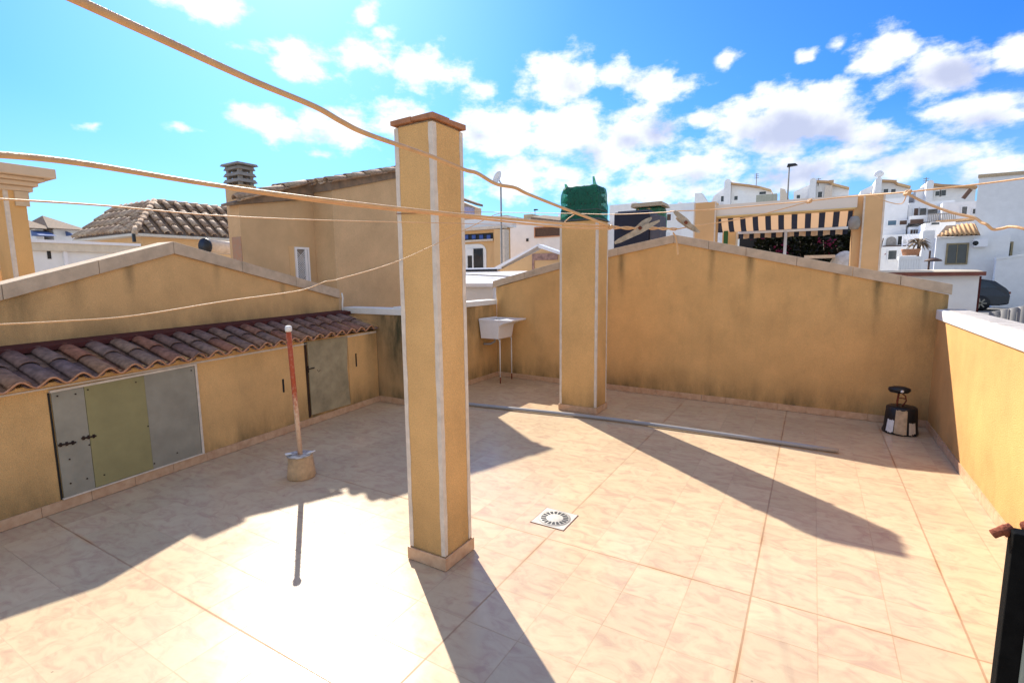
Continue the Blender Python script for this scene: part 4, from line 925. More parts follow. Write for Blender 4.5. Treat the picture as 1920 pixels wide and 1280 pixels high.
# --- between the two pillars ---------------------------------------
def flatslab(pxs, z, th, y=None): pass
fr_ = thing('flat_roof_extension', (-5,6,-3), 'low white flat-roofed extension behind the side wall, left of the back gable', 'building')
ef = PY(925,531,5.3); eb = PY(985,508,8.6); zr = ef.z; zr2 = eb.z
MB().hexa([(-9.5,5.3,-3.3),(ef.x,5.3,-3.3),(eb.x,8.6,-3.3),(-9.5,8.6,-3.3)], [(-9.5,5.3,zr-.07),(ef.x,5.3,zr-.07),(eb.x,8.6,zr2-.07),(-9.5,8.6,zr2-.07)]).build('wall', m_white2, fr_)
MB().hexa([(-9.6,5.22,zr-.069),(ef.x+.05,5.22,zr-.069),(eb.x+.05,8.7,zr2-.069),(-9.6,8.7,zr2-.069)], [(-9.6,5.22,zr),(ef.x+.05,5.22,zr),(eb.x+.05,8.7,zr2),(-9.6,8.7,zr2)]).build('roof', m_enamel, fr_)
e1 = PY(929,503,8.5); MB().box(-9.5, e1.x, 8.45, 8.58, zr2+.001, e1.z-.02).build('upstand', m_black, fr_)
MB().box(-9.5, e1.x+.1, 8.40, 8.64, e1.z-.019, e1.z+.02).build('roof_edge', m_enamel, fr_)
MB().bar((-8.2,8.3,zr2+.01),(ef.x-.1,6.2,(zr+zr2)/2-.01), .08, .03).build('roof_seam', m_conc, fr_)

g2w = thing('gable_wall', (-5,9,-3), 'small distant ochre gable wall with bright white coping seen left of the chimney pillar', 'wall')
yg = 9.5; A = [PY(935,502,yg), PY(1010,460,yg), PY(1020,459,yg), PY(1075,487,yg)]
MB().extrude([(A[0].x-.3,yg,-3.3),(A[3].x+.4,yg,-3.3),(A[3].x+.4,yg,A[3].z-.12),(A[2].x,yg,A[2].z-.08),(A[0].x-.3,yg,A[0].z-.2)], (0,.25,0)).build('wall_body', m_och_far, g2w)
cp = MB(); cp.extrude([(A[0].x-.3,yg-.06,A[0].z-.17),(A[1].x,yg-.06,A[1].z-.02),(A[1].x,yg-.06,A[1].z+.03),(A[0].x-.35,yg-.06,A[0].z-.09)], (0,.5,0)); cp.extrude([(A[1].x+.001,yg-.03,A[1].z-.06),(A[3].x+.4,yg-.03,A[3].z-.12),(A[3].x+.4,yg-.03,A[3].z-.06),(A[1].x+.001,yg-.03,A[1].z+.03)], (0,.3,0)); cp.build('coping', m_enamel, g2w)
a, b = PY(998,476,yg), PY(1046,487,yg); c = PY(996,500,yg); d_ = MB().box(a.x, b.x, yg-.02, yg-.001, b.z, a.z).box(a.x, PY(1002,480,yg).x, yg-.02, yg-.001, c.z-.3, b.z-.001); d_.build('mosaic_band', mat('pinkish_tile_band', (.40,.24,.20), .7, .3, 12), g2w)

ah = thing('arched_window_house', (-9,14,-3), 'ochre house with arched window and blue striped blind beside the dish pole', 'house')
ya = 13.0; bx = boxpx(800, 945, 425, ya, 5, -3.3)
MB().box(bx[0]-1, PY(946,425,ya).x, ya, ya+.4, -3.3, PY(905,426,ya).z).build('wall', m_och_far, ah)
a, b = PY(800,404,ya), PY(948,426,ya); MB().box(a.x, PY(940,410,ya).x+.4, ya+.05, ya+.39, b.z+.002, PY(900,410,ya).z).build('terrace_wall', m_white, ah)
a, b = PY(860,428,ya), PY(924,436,ya); MB().box(a.x-.5, PY(946,430,ya).x+.1, ya-.25, ya-.002, PY(900,432,ya).z, PY(900,427,ya).z).build('cornice', m_bead, ah)
a, b = PY(868,440,ya), PY(925,449,ya); w_ = MB().box(a.x-.6, b.x, ya-.02, ya-.003, b.z, a.z).build('window', m_black, ah)
m_blue = mat('blue_stripe_cloth', (.06,.12,.40), .8)
for i in range(4):
    p, q = PY(872+i*14,441,ya), PY(879+i*14,448,ya); MB().box(p.x, q.x, ya-.05, ya-.021, q.z, p.z).build('blind_strip', m_blue, w_)
MB().box(a.x-.6, b.x+.05, ya-.12, ya-.002, PY(900,453,ya).z, PY(900,449.5,ya).z).build('sill', m_bead, ah)
# arched opening
a, b = PY(868,498,ya), PY(912,463,ya); arc = []
x0_, x1_ = a.x-.4, b.x; zt_ = PY(880,458,ya).z; zb3 = a.z
for i in range(9):
    t_ = math.pi/2*i/8; arc.append((x1_-.35+.35*math.sin(t_), ya-.03, zt_-.3+.3*math.cos(t_)))
MB().extrude([(x0_,ya-.03,zb3-.2),(x0_,ya-.03,zt_)]+arc+[(x1_,ya-.03,zb3-.2)], (0,.027,0)).build('arch_surround', m_white, ah)
a, b = PY(876,467,ya), PY(907,498,ya); o = MB().box(a.x, b.x, ya-.06, ya-.031, b.z-.2, a.z).build('window', m_glass, ah)
MB().box(a.x, a.x+.06, ya-.09, ya-.061, b.z-.2, a.z).box(a.x+.28, a.x+.33, ya-.09, ya-.061, b.z-.2, a.z).box(a.x+.06, a.x+.28, ya-.09, ya-.061, a.z-.25, a.z).build('window_frame', m_white, o)
a, b = PY(926,430,ya-.3), PY(938,500,ya-.3); MB().box(a.x, b.x+.02, ya-.3, ya-.001, -3.3, a.z).build('corner_pier', m_och_far, ah)
a = PY(945,430,ya-.3); MB().box(b.x+.021, a.x+.03, ya-.32, ya-.02, -3.3, a.z).build('pier_edge', m_bead, ah)

mh = thing('white_party_house', (-8,16,-3), 'plain white house wall with one brown shuttered window behind the chimney pillar', 'house')
yb = 16.0; a, b = PY(948,415,yb), PY(1160,420,yb)
MB().extrude([(a.x-.3,yb,-3.3),(b.x+.5,yb,-3.3),(b.x+.5,yb,PY(1120,420,yb).z),(PY(1040,415,yb).x,yb,PY(1040,416,yb).z),(PY(1000,412,yb).x,yb,PY(1000,412,yb).z),(a.x-.3,yb,PY(945,420,yb).z)], (0,6,0)).build('wall', m_white2, mh)
win_y(mh, 1004, 428, 1060, 441, yb, m_rim, m_brownf, .04)
c = PY(989,450,yb); MB().box(c.x-.05, c.x+.05, yb-.03, yb-.001, c.z-.06, c.z+.06).build('vent', m_black, mh)
a, b = PY(1000,413,yb), PY(1052,417,yb); MB().hexa([(a.x,yb-.25,a.z),(b.x,yb-.25,a.z-.2),(b.x,yb+1,a.z-.2),(a.x,yb+1,a.z)], [(a.x,yb-.2,a.z+.12),(b.x,yb-.2,a.z-.1),(b.x,yb+1,a.z+.1),(a.x,yb+1,a.z+.3)]).build('roof_edge', m_tile_far, mh)

eh = thing('far_tiled_house', (-22,26,-3), 'far cream house gable with thin tile verge right of the tall pillar', 'house')
ye_ = 26; a, b, c = PY(850,366,ye_), PY(897,384,ye_), PY(894,405,ye_)
MB().extrude([(a.x-3,ye_,-2),(c.x-.3,ye_,-2),(b.x-.3,ye_,b.z-.15),(a.x-3,ye_,a.z+.9)], (0,.8,0)).build('wall', mat('cream_wall_far', (.62,.45,.32), .9), eh)
MB().extrude([(a.x-3,ye_-.3,a.z+.95),(b.x+.1,ye_-.3,b.z-.1),(b.x+.1,ye_-.3,b.z+.05),(a.x-3,ye_-.3,a.z+1.15)], (0,.7,0)).build('roof', m_tile_far, eh)
p, q = PY(862,393,ye_), PY(890,403,ye_); MB().box(p.x, q.x, ye_-.8, ye_-.01, q.z, p.z).build('awning', mat('lilac_awning', (.35,.33,.5), .8), eh)

# small far roofs along the skyline left and right of the chimney pillar
def far_block(px0, px1, pt_, y, label, grp, mat_=m_white, roof=None, pk=None, dep=6):
    a, b = PY(px0,pt_,y), PY(px1,pt_,y); t = thing('far_house', ((a.x+b.x)/2,y,gh((a.x+b.x)/2,y)), label, 'house', grp)
    zb4 = gh((a.x+b.x)/2, y)-1
    MB().box(a.x, b.x, y, y+dep, zb4, a.z).build('wall', mat_, t)
    if pk:
        c = PY(*pk, y); MB().add([(a.x-.2,y-.3,a.z+.002),(b.x+.2,y-.3,a.z+.002),(b.x+.2,y+dep,a.z+.002),(a.x-.2,y+dep,a.z+.002),(c.x,y+dep/2,c.z)], [(0,1,4),(1,2,4),(2,3,4),(3,0,4),(0,1,2,3)]).build('roof', roof or m_tile_far, t)
    return t
SK = 'small far houses along the skyline'
far_block(905, 950, 408, 45, 'far white house with brown roof right beside the dish pole', SK, pk=(915,402), roof=m_tiles3)
t = far_block(960, 1000, 412, 50, 'far pale house with stepped top between dish pole and green cowl', SK, mat('sand_wall_far', (.55,.50,.44), .9))
a, b = PY(974,401,50), PY(990,412,50); MB().box(a.x, b.x, 51, 54, b.z-.1, a.z).build('roof_room', m_conc_w, t)
t = far_block(1025, 1060, 408, 55, 'far grey white house just left of the green wrapped cowl', SK, m_white2)
a, b = PY(1040,400,55), PY(1058,408,55); MB().box(a.x, b.x, 56, 59, b.z-.1, a.z).build('roof_room', m_white2, t)
t = far_block(1143, 1190, 385, 40, 'far white house just right of the green wrapped cowl', SK, m_white2)
a, b = PY(1176,376,40), PY(1184,386,40); MB().box(a.x, b.x, 41, 42, b.z-.1, a.z).build('chimney', m_white2, t)
t = far_block(1244, 1305, 384, 38, 'white house behind the peak of the back wall with one small window', SK, m_white)
win_y(t, 1251, 402, 1258, 413, 38, m_enamel, m_brownf, .1, 0)
a, b = PY(1268,378,38), PY(1274,384,38); MB().box(a.x, b.x, 38.5, 39.5, b.z-.1, a.z).build('chimney', m_white2, t)
a, b = PY(1278,398,37.5), PY(1302,440,37.5); MB().box(a.x, b.x, 37.5, 37.99, b.z-2, a.z).build('wing', m_white2, t)

# satellite dish on a pole
dp = thing('satellite_dish', (-7,11,0), 'grey satellite dish on a tall thin mast between the two big pillars', 'satellite dish')
yd = 11.0; a, b = PY(939,348,yd), PY(941,500,yd)
MB().tube([(b.x,yd,-3.2),(a.x,yd,a.z+.08)], .028, 10).build('mast', m_conc, dp, True)
c = PY(932,333,yd); fw_ = Vector((-.30,-.80,.3)).normalized(); sx_ = fw_.cross(Vector((0,0,1))).normalized(); sy_ = sx_.cross(fw_)
mb = MB(); vs = []
for ri, rr in enumerate((.001,.08,.15,.20)):
    for j in range(20):
        th = 2*math.pi*j/20; vs.append(c-fw_*(.06*(1-(rr/.2)**2))+sx_*math.cos(th)*rr+sy_*math.sin(th)*rr*1.1)
mb.add(vs, [(i*20+j, i*20+(j+1) % 20, (i+1)*20+(j+1) % 20, (i+1)*20+j) for i in range(3) for j in range(20)])
o = mb.build('dish', m_cop_top, dp, True); o.modifiers.new('solid','SOLIDIFY').thickness = .012
e = PY(924,344,yd-.1); MB().tube([c-sy_*.2, e], .01, 6).tube([e, e+fw_*.05], .025, 8).build('feed_arm', m_conc, dp, True)
MB().tube([c-fw_*.06, (a.x,yd,a.z+.05)], .018, 6).build('bracket', m_conc, dp, True)

# --- behind the back wall ------------------------------------------
tk = thing('dark_water_tank', (-1.2,8,0), 'dark navy plastic tank behind the back wall, behind the clothes peg', 'tank')
yt = 7.6; a, b = PY(1151,399,yt), PY(1216,470,yt); c = PY(1236,404,yt)
MB().box(a.x, b.x, yt, yt+.7, .2, a.z).build('tank_body', m_navy, tk, bevel=.03)
MB().box(b.x+.002, c.x, yt+.05, yt+.6, .2, PY(1225,403,yt).z).build('side_cover', mat('grey_mesh_cover', (.10,.10,.13), .7), tk, bevel=.01)
MB().box(a.x+.05, b.x-.05, yt+.1, yt+.6, a.z, a.z+.03).build('lid', m_navy, tk, bevel=.01)
gc = thing('capped_chimney', (-.9,9,0), 'chimney wrapped in green net under a flat concrete cap, behind the dark tank', 'chimney')
yc = 8.8; a, b = PY(1190,392,yc), PY(1241,392,yc)
MB().box(a.x+.04, b.x-.04, yc+.02, yc+.45, -.5, PY(1210,391,yc).z).build('shaft', m_och_far, gc)
net(gc, a.x, b.x, yc, yc+.48, PY(1210,434,yc).z, PY(1210,389,yc).z, False, 9)
c0, c1 = PY(1184,390,yc), PY(1246,377,yc); MB().hexa([(c0.x,yc-.08,c0.z),(c1.x,yc-.08,c0.z),(c1.x,yc+.55,c0.z),(c0.x,yc+.55,c0.z)], [(c0.x+.02,yc-.06,c0.z+.09),(c1.x-.05,yc-.06,c1.z),(c1.x-.05,yc+.5,c1.z),(c0.x+.02,yc+.5,c0.z+.09)]).build('cap', m_conc_w, gc, bevel=.01)

# pergola with striped awning
pg = thing('awning_pergola', (1,6.7,0), 'ochre pillared pergola with cream beam and navy and sand striped awning behind the back wall', 'pergola')
yp = 6.5
def pgp(px0, px1, pt_, dep, name='pillar', y=yp, split=None):
    a, b = PY(px0,pt_,y), PY(px1,pt_,y); o = MB().box(a.x, b.x, y, y+dep, -.5, a.z).build(name, m_och_far, pg)
    e = MB()
    for x in (a.x, b.x): e.box(x-.012, x+.012, y-.006, y+.012, -.5, a.z-.002)
    e.build('corner_bead', m_bead, o); return a, b
pgp(1303, 1342, 381, .35); pgp(1622, 1659, 364, .40)
a, b = PY(1603,382,yp), PY(1621,382,yp); MB().box(a.x, b.x-.002, yp+.08, yp+.5, -.5, PY(1610,366,yp+.08).z).build('pillar', m_och_far, pg)
a, b = PY(1342,384,yp+.05), PY(1606,366,yp+.05); zt5 = (a.z+b.z)/2; zb5 = (PY(1345,403,yp+.05).z+PY(1600,392,yp+.05).z)/2
MB().box(a.x+.001, b.x+.02, yp+.05, yp+.30, zb5, zt5).build('beam', mat('cream_beam', (.74,.68,.62), .85, .03, 3), pg)
MB().box(a.x+.001, b.x+.0, yp+.03, yp+.30, zb5-.022, zb5-.001).build('beam_trim', mat('gold_trim', (.70,.50,.22), .6), pg)
mw = bpy.data.materials.new('striped_awning_cloth'); mw.use_nodes = True; t = mw.node_tree; n = t.nodes; l = t.links
g = n.new('ShaderNodeNewGeometry'); s_ = n.new('ShaderNodeSeparateXYZ'); l.new(g.outputs['Position'], s_.inputs[0])
aw0 = PY(1338,410,yp+.35).x; p2_ = PY(1364,410,yp+.35).x; pit_ = (PY(1572,400,yp+.35).x-PY(1350,410,yp+.35).x)/9
xo = PY(1342.5,410,yp+.35).x
fr__ = nmath(t, 'FRACT', nmath(t, 'DIVIDE', nmath(t, 'SUBTRACT', s_.outputs[0], xo-pit_*3), pit_))
st_ = nmath(t, 'LESS_THAN', fr__, .44)
km = n.new('ShaderNodeMix'); km.data_type = 'RGBA'; l.new(st_, km.inputs[0]); km.inputs[6].default_value = (.66,.46,.30,1); km.inputs[7].default_value = (.018,.022,.04,1)
b_ = n['Principled BSDF']; l.new(km.outputs[2], b_.inputs['Base Color']); b_.inputs['Roughness'].default_value = .9
tl = n.new('ShaderNodeBsdfTranslucent'); l.new(km.outputs[2], tl.inputs[0]); ms_ = n.new('ShaderNodeMixShader'); ms_.inputs[0].default_value = .25
l.new(b_.outputs[0], ms_.inputs[1]); l.new(tl.outputs[0], ms_.inputs[2]); l.new(ms_.outputs[0], n['Material Output'].inputs['Surface'])
ye5 = 8.4; yd5 = yp+.62; zA = (PY(1345,405,yp+.32).z+PY(1600,396,yp+.32).z)/2; zB = (PY(1385,433,yd5).z+PY(1590,426,yd5).z)/2
x0, x1 = PY(1337,405,yp+.32).x, PY(1602,396,yp+.32).x
MB().box(x0-.1, x1+.1, 7.6, 10.2, 2.95, 3.02).build('unseen_shade_panel', m_bead, pg)  # hidden panel added to keep the sun off the bougainvillea
mb = MB(); nn_ = 24; vs = []
for i in range(nn_+1):
    f = i/nn_; y = yp+.32+(yd5-yp-.32)*f; z = zA+(zB-zA)*f-.03*math.sin(math.pi*f)
    vs += [(x0,y,z),(x1,y,z)]
mb.add(vs, [(2*i,2*i+1,2*i+3,2*i+2) for i in range(nn_)])
aw = mb.build('awning_canvas', mw, pg)
zv0 = (PY(1385,424,ye5).z+PY(1590,420,ye5).z)/2; zv1 = (PY(1385,445,ye5).z+PY(1590,440,ye5).z)/2
mb = MB(); n_v = 80; vs = []
for i in range(n_v+1):
    x = x0+(x1-x0)*i/n_v; ww = .012*math.sin(i*1.1); vs += [(x,ye5+ww,zv0-.02),(x,ye5+.02+ww*1.5,zv1-.015*abs(math.sin(i*.55)))]
mb.add(vs, [(2*i,2*i+2,2*i+3,2*i+1) for i in range(n_v)]); mb.build('valance', mw, aw)
zm = (PY(1385,435,ye5).z+PY(1590,430,ye5).z)/2
MB().tube([(x0,ye5-.05,zm),(x1,ye5-.05,zm)], .026, 10).build('front_bar', m_enamel, aw, True)
a = PY(1473,443,ye5-.05); MB().tube([(a.x,ye5-.05,.0),(a.x,ye5-.05,zm)], .028, 10).build('support_post', m_enamel, aw, True)
a, b = PY(1355,430,7.2), PY(1380,430,7.2); 
o = tag(MB().box(a.x, b.x, 7.2, 7.5, -.5, a.z).build('low_pillar', m_och_far), 'short ochre pillar under the left end of the striped awning', 'pillar')
MB().box(b.x+.001, b.x+.03, 7.21, 7.24, -.5, a.z-.01).build('corner_bead', m_bead, o)
a = PY(1342,437,6.9); ps = thing('folded_parasol', (a.x,6.9,0), 'green and white folded parasol leaning by the left awning pillar', 'parasol')
MB().lathe((a.x,6.9,1.2), [(.10,0),(.12,.25),(.10,.6),(.06,.95),(.02,1.12)], 14, .06).build('canopy', mat('pale_green_cloth', (.45,.55,.32), .85, .3, 8, c2=(.75,.76,.72)), ps, True)
MB().tube([(a.x,6.9,.0),(a.x,6.9,2.36)], .018, 8).build('pole', m_enamel, ps, True)
a = PY(1362,450,7.0); tag(MB().box(a.x-.05, a.x+.02, 7.0, 7.05, .3, PY(1362,433,7.0).z).build('green_post', mat('dark_green_paint', (.03,.12,.05), .6)), 'narrow dark green post beside the folded parasol', 'post')
# covered cloth heap / white chair and wall lamp
a = PY(1585,478,7.6); cv = MB(); cv.lathe((a.x,7.6,a.z-.75), [(.26,0),(.25,.3),(.22,.6),(.17,.72),(.08,.80),(.02,.82)], 20, .05)
tag(cv.build('dust_cover', mat('white_cloth_cover', (.68,.70,.72), .9, .2, 14, .5, 20), None, True), 'white cloth draped over garden furniture beside the double awning pillar', 'cloth')
a = PY(1606,418,yp+.02); tag(MB().lathe((a.x-.03,yp-.03,a.z-.1), [(.05,0),(.075,.05),(.08,.12),(.05,.19),(.02,.2)], 14).build('wall_lantern', m_conc, None, True), 'grey round lantern fixed on the double awning pillar', 'lamp')
# bougainvillea
bg_ = thing('bougainvillea_bush', (1.5,10.5,-.5), 'dark bougainvillea with magenta flowers in the shade under the striped awning', 'bush')
def leaves(n_, m, name, parent, bounds, size, seed, clump=None):
    rnd = random.Random(seed); mb = MB()
    x0, x1, y0, y1, z0, z1 = bounds; cl = [(rnd.uniform(x0,x1), rnd.uniform(y0,y1), rnd.uniform(z0,z1)) for _ in range(clump)] if clump else None
    for _ in range(n_):
        if cl:
            c = Vector(rnd.choice(cl))+Vector((rnd.gauss(0,.1), rnd.gauss(0,.1), rnd.gauss(0,.08)))
        else: c = Vector((rnd.uniform(x0,x1), rnd.uniform(y0,y1), z0+(z1-z0)*rnd.random()**.8))
        a = Vector((rnd.uniform(-1,1), rnd.uniform(-1,1), rnd.uniform(-.6,.6))).normalized(); b = a.cross(Vector((rnd.uniform(-1,1), rnd.uniform(-1,1), rnd.uniform(-1,1)))).normalized(); s = size*rnd.uniform(.6,1.3)
        mb.add([c-a*s, c-b*s*.5, c+a*s, c+b*s*.5], [(0,1,2,3)])
    return mb.build(name, m, parent)
yb6 = 9.6; a, b = PY(1412,470,yb6), PY(1640,470,yb6); zt6 = PY(1500,432,yb6).z
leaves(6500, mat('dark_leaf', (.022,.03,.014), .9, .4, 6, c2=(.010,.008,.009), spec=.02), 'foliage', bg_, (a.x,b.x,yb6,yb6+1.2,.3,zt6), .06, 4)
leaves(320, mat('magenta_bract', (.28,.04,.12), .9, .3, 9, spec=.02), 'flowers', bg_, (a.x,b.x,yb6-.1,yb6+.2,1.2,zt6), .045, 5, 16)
mb = MB(); rnd = random.Random(3)
for i in range(9):
    x = a.x+(b.x-a.x)*(i+.5)/9; mb.tube([(x,yb6+.6,-.6),(x+rnd.uniform(-.2,.2),yb6+.6,.8),(x+rnd.uniform(-.4,.4),yb6+.5,zt6-.2)], [.04,.03,.01], 6)
mb.build('stems', m_brownf, bg_, True)
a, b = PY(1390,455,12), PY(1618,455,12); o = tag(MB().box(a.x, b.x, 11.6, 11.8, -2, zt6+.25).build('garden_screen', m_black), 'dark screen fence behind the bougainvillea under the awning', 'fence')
# white plastic ledge
a, b = PY(1508,479,7.4), PY(1566,481,7.4); tag(MB().box(a.x, b.x, 7.4, 7.8, a.z-.05, a.z).build('planter_ledge', m_bead), 'pale ledge of a planter below the bougainvillea', 'ledge')

# --- white houses on the hill ---------------------------------------
HG = 'white hillside houses with round topped stair towers'
def hill_house(sh, y, label, tower, ridge_, wing, wins, wedge=None):
    t0, t1, tt = tower; a, b = PY(t0,tt,y), PY(t1,tt,y); zb7 = gh(a.x,y)-2
    t = thing('hillside_house', (b.x,y,gh(a.x,y)), label, 'house', HG)
    w = (b.x-a.x)/2; cx = (a.x+b.x)/2; pr_ = [(cx-w,y-.6,zb7),(cx+w,y-.6,zb7)]+[(cx+w*math.cos(q),y-.6,a.z-w+w*math.sin(q)) for q in [math.pi*i/8 for i in range(9)]]
    MB().extrude(pr_, (0,3.4,0)).build('stair_tower', m_white2, t)
    # body with a roof sloping to the right
    pts = [PY(px,py,y) for (px,py) in ridge_]
    MB().extrude([(pts[0].x,y,zb7),(pts[-1].x,y,zb7)]+[(p.x,y,p.z-.12) for p in pts[::-1]], (0,6,0)).build('wall', m_white, t)
    mb = MB()
    for p, q in zip(pts, pts[1:]): mb.extrude([(p.x,y-.5,p.z-.118),(q.x,y-.5,q.z-.118),(q.x,y-.5,q.z+.10),(p.x,y-.5,p.z+.10)], (0,7,0))
    mb.build('roof', m_tiles3, t)
    if wing:
        p = [PY(px,py,y+.4) for (px,py) in wing]; MB().extrude([(p[0].x,y+.4,zb7)]+[(v.x,y+.4,v.z) for v in p]+[(p[-1].x,y+.4,zb7)], (0,5,0)).build('wing', m_white2, t)
    if wedge:
        p = [PY(px,py,y-2) for (px,py) in wedge]; MB().extrude([(v.x,y-2,v.z) for v in p], (0,1.1,0)).build('ramp_parapet', m_bead, t)
    for (x0, y0, x1, y1) in wins: win_y(t, x0, y0, x1, y1, y, m_white, m_glass, .1)
    return t
Yh = 60
hill_house(0, Yh, 'hillside house behind the left part of the awning beam, farthest left of the towers', (1360,1372,338), [(1372,345),(1406,349),(1425,352),(1446,358)], [(1332,383),(1338,368),(1361,350)], [(1377,368,1383,375),(1352,368,1357,378),(1424,360,1436,364)])
t = hill_house(1, Yh, 'hillside house right of the street lamp above the awning beam', (1519,1531,336), [(1531,341),(1553,342),(1560,346),(1592,354)], [(1488,380),(1488,360),(1519,346)], [(1534,360,1541,370),(1494,366,1500,372)])
a, b = PY(1547,348,Yh-.3), PY(1559,375,Yh-.3); MB().box(a.x, b.x, Yh-.4, Yh-.01, gh(a.x,Yh)-1, a.z).build('pier', m_bead, t)
a, b = PY(1554,338,Yh+1), PY(1563,346,Yh+1); MB().box(a.x, b.x, Yh+1, Yh+2, b.z-.3, a.z).build('chimney', m_conc_w, t)
t = hill_house(2, Yh-2, 'hillside house with pinkish tower and ramp wall above the double awning pillar', (1641,1653,335), [(1653,340),(1675,341),(1682,346),(1706,352)], [(1612,372),(1614,358),(1641,345)], [(1657,355,1665,361),(1671,355,1679,361)])
a, b = PY(1674,338,Yh), PY(1681,345,Yh); MB().box(a.x, b.x, Yh, Yh+1, b.z-.3, a.z).build('chimney', m_conc_w, t)
t = hill_house(3, Yh-3, 'hillside house with wide terrace directly left of the big white house', (1736,1749,340), [(1749,347),(1765,349),(1830,352)], [(1716,378),(1718,357),(1736,347)], [(1754,359,1761,367),(1765,357,1773,367)])
# ramps / wedge chimneys in front of the hill houses
WG = 'white wedge shaped ramp walls above the awning beam'
for (pts, lab) in (([(1303,400),(1303,362),(1316,362),(1340,400)], 'white ramp wall with sloping right edge above the left awning pillar'),
                   ([(1381,385),(1384,356),(1392,358),(1420,385)], 'white ramp wall in front of the farthest left stair tower'),
                   ([(1462,382),(1463,353),(1472,355),(1483,382)], 'narrow pale ramp wall just left of the street lamp'),
                   ([(1617,372),(1640,345),(1640,372)], 'bright white sunlit triangular wall beside the pinkish tower')):
    Y5 = 50; p = [PY(x, y, Y5) for (x, y) in pts]; zb8 = gh(p[0].x, Y5)-1
    poly = [(v.x, Y5, v.z) for v in p]; poly[0] = (p[0].x, Y5, zb8); poly[-1] = (p[-1].x, Y5, zb8) if len(p) == 4 else (p[-1].x, Y5, p[-1].z)
    if len(p) == 4: poly.insert(-1, (p[-1].x, Y5, p[-1].z))
    tag(MB().extrude(poly, (0,.9,0)).build('ramp_wall', m_bead if 'pale' in lab else m_white), lab, 'wall', WG)
a, b = PY(1418,366,47), PY(1456,376,47); tag(MB().box(a.x, b.x, 47, 48, gh(a.x,47), a.z).build('roof_box', mat('grey_green_roof', (.40,.40,.33), .9)), 'grey green flat roof shape beside the second white ramp wall', 'roof')

# antennas
AG = 'thin television antennas on the skyline'
for (px, py0, py1, y, lab) in ((1419,325,345,Yh,'antenna on the farthest left hillside house'),(1737,333,341,Yh-3,'antenna on the stair tower left of the big white house'),(1535,334,341,Yh,'antenna right of the street lamp')):
    a, b = PY(px,py0,y), PY(px,py1,y); m_ = MB().tube([(a.x,y,b.z-.4),(a.x,y,a.z)], .04, 6)
    for k_ in range(3): m_.tube([(a.x-.22,y,a.z-.1-.2*k_),(a.x+.22,y,a.z-.1-.2*k_)], .03, 5)
    tag(m_.build('antenna', m_conc), lab, 'antenna', AG)
c = PY(1648,326,Yh-2); t = thing('satellite_dish', c, 'small satellite dish on top of the pinkish stair tower', 'satellite dish')
MB().lathe((c.x,c.y,c.z-.45), [(.05,0),(.05,.5)], 8).build('mast', m_conc, t); o = MB().lathe((c.x,c.y,c.z-.05), [(.12,-.3),(.38,-.1),(.40,.1),(.15,.35)], 14, 0, 1, .25); o.build('dish', m_white2, t, True)
# street lamps
def lamp(px, pt_, pb, y, label, sc=1):
    a, b = PY(px,pt_,y), PY(px,pb,y); t = thing('street_lamp', (a.x,y,gh(a.x,y)), label, 'street lamp', 'street lamps')
    MB().tube([(a.x,y,gh(a.x,y)),(a.x,y,a.z-.1)], [.11*sc,.05*sc], 10).build('post', m_conc, t, True)
    MB().hexa([(a.x-.15*sc,y-.2,a.z-.08*sc),(a.x+.55*sc,y-.2,a.z-.02*sc),(a.x+.55*sc,y+.2,a.z-.02*sc),(a.x-.15*sc,y+.2,a.z-.08*sc)], [(a.x-.1*sc,y-.15,a.z+.14*sc),(a.x+.4*sc,y-.15,a.z+.12*sc),(a.x+.4*sc,y+.15,a.z+.12*sc),(a.x-.1*sc,y+.15,a.z+.14*sc)]).build('lamp_head', m_black, t)
lamp(1480, 311, 372, 42, 'tall street lamp with dark head rising above the awning beam')
lamp(1003, 394, 415, 70, 'tiny far street lamp left of the green wrapped cowl')

# --- middle complex (right of the double pillar) ---------------------
cx_ = thing('terraced_white_houses', (6,30,0), 'stepped white terraced houses with balconies between the double pillar and the big white house', 'building')
ym = 40; zb9 = -1.5
def cb_(px0, px1, pt_, y, dep, m, name, zbot=zb9, pb=None):
    a, b = PY(px0,pt_,y), PY(px1,pt_,y); zbb = PY(px0,pb,y).z if pb else zbot
    return MB().box(min(a.x,b.x), max(a.x,b.x), y, y+dep, zbb, (a.z+b.z)/2).build(name, m, cx_)
cb_(1640, 1704, 372, ym, 5, m_white2, 'wall')
cb_(1704.4, 1790, 378, ym+2, 5, m_white, 'wall')
cb_(1768, 1850, 378, ym+1, 1, m_white2, 'wall')
cb_(1704.4, 1760, 416, ym-.6, 2.5, m_white, 'balcony_wall', pb=405)
cb_(1640, 1734, 462, ym-3, 3, m_white, 'wall')
for (x0, y0, x1, y1, yy, fr3, gl3) in ((1665,414,1680,422,ym,m_white,m_glassb),(1687,414,1700,421,ym,m_white,m_brownf),(1714,391,1721,404,ym+2,m_white,m_brownf),(1725,391,1736,404,ym+2,m_white,m_glass),(1740,393,1757,404,ym+2,m_white,m_glass),(1666,470,1680,486,ym-3,m_white,m_glass)):
    win_y(cx_, x0, y0, x1, y1, yy, fr3, gl3, .06)
a, b = PY(1707,412,ym-.61), PY(1731,419,ym-.61); MB().box(a.x, b.x, ym-.65, ym-.602, b.z, a.z).build('shutter', m_brownf, cx_)
a, b = PY(1706,432,ym-.7), PY(1722,438,ym-.7); cb_(1704.4, 1745, 425, ym-.55, 2, m_white2, 'wall', pb=470); win_y(cx_, 1707, 431, 1722, 438, ym-.55, m_white, m_brownf, .05, 2)
o = cb_(1735, 1792, 417, ym-3, 2.5, m_white, 'wall'); win_y(cx_, 1746, 417.5, 1761, 421, ym-3, m_white, m_glass, .03)
a, b = PY(1741,400,ym-1), PY(1790,416,ym-1); rl = MB()
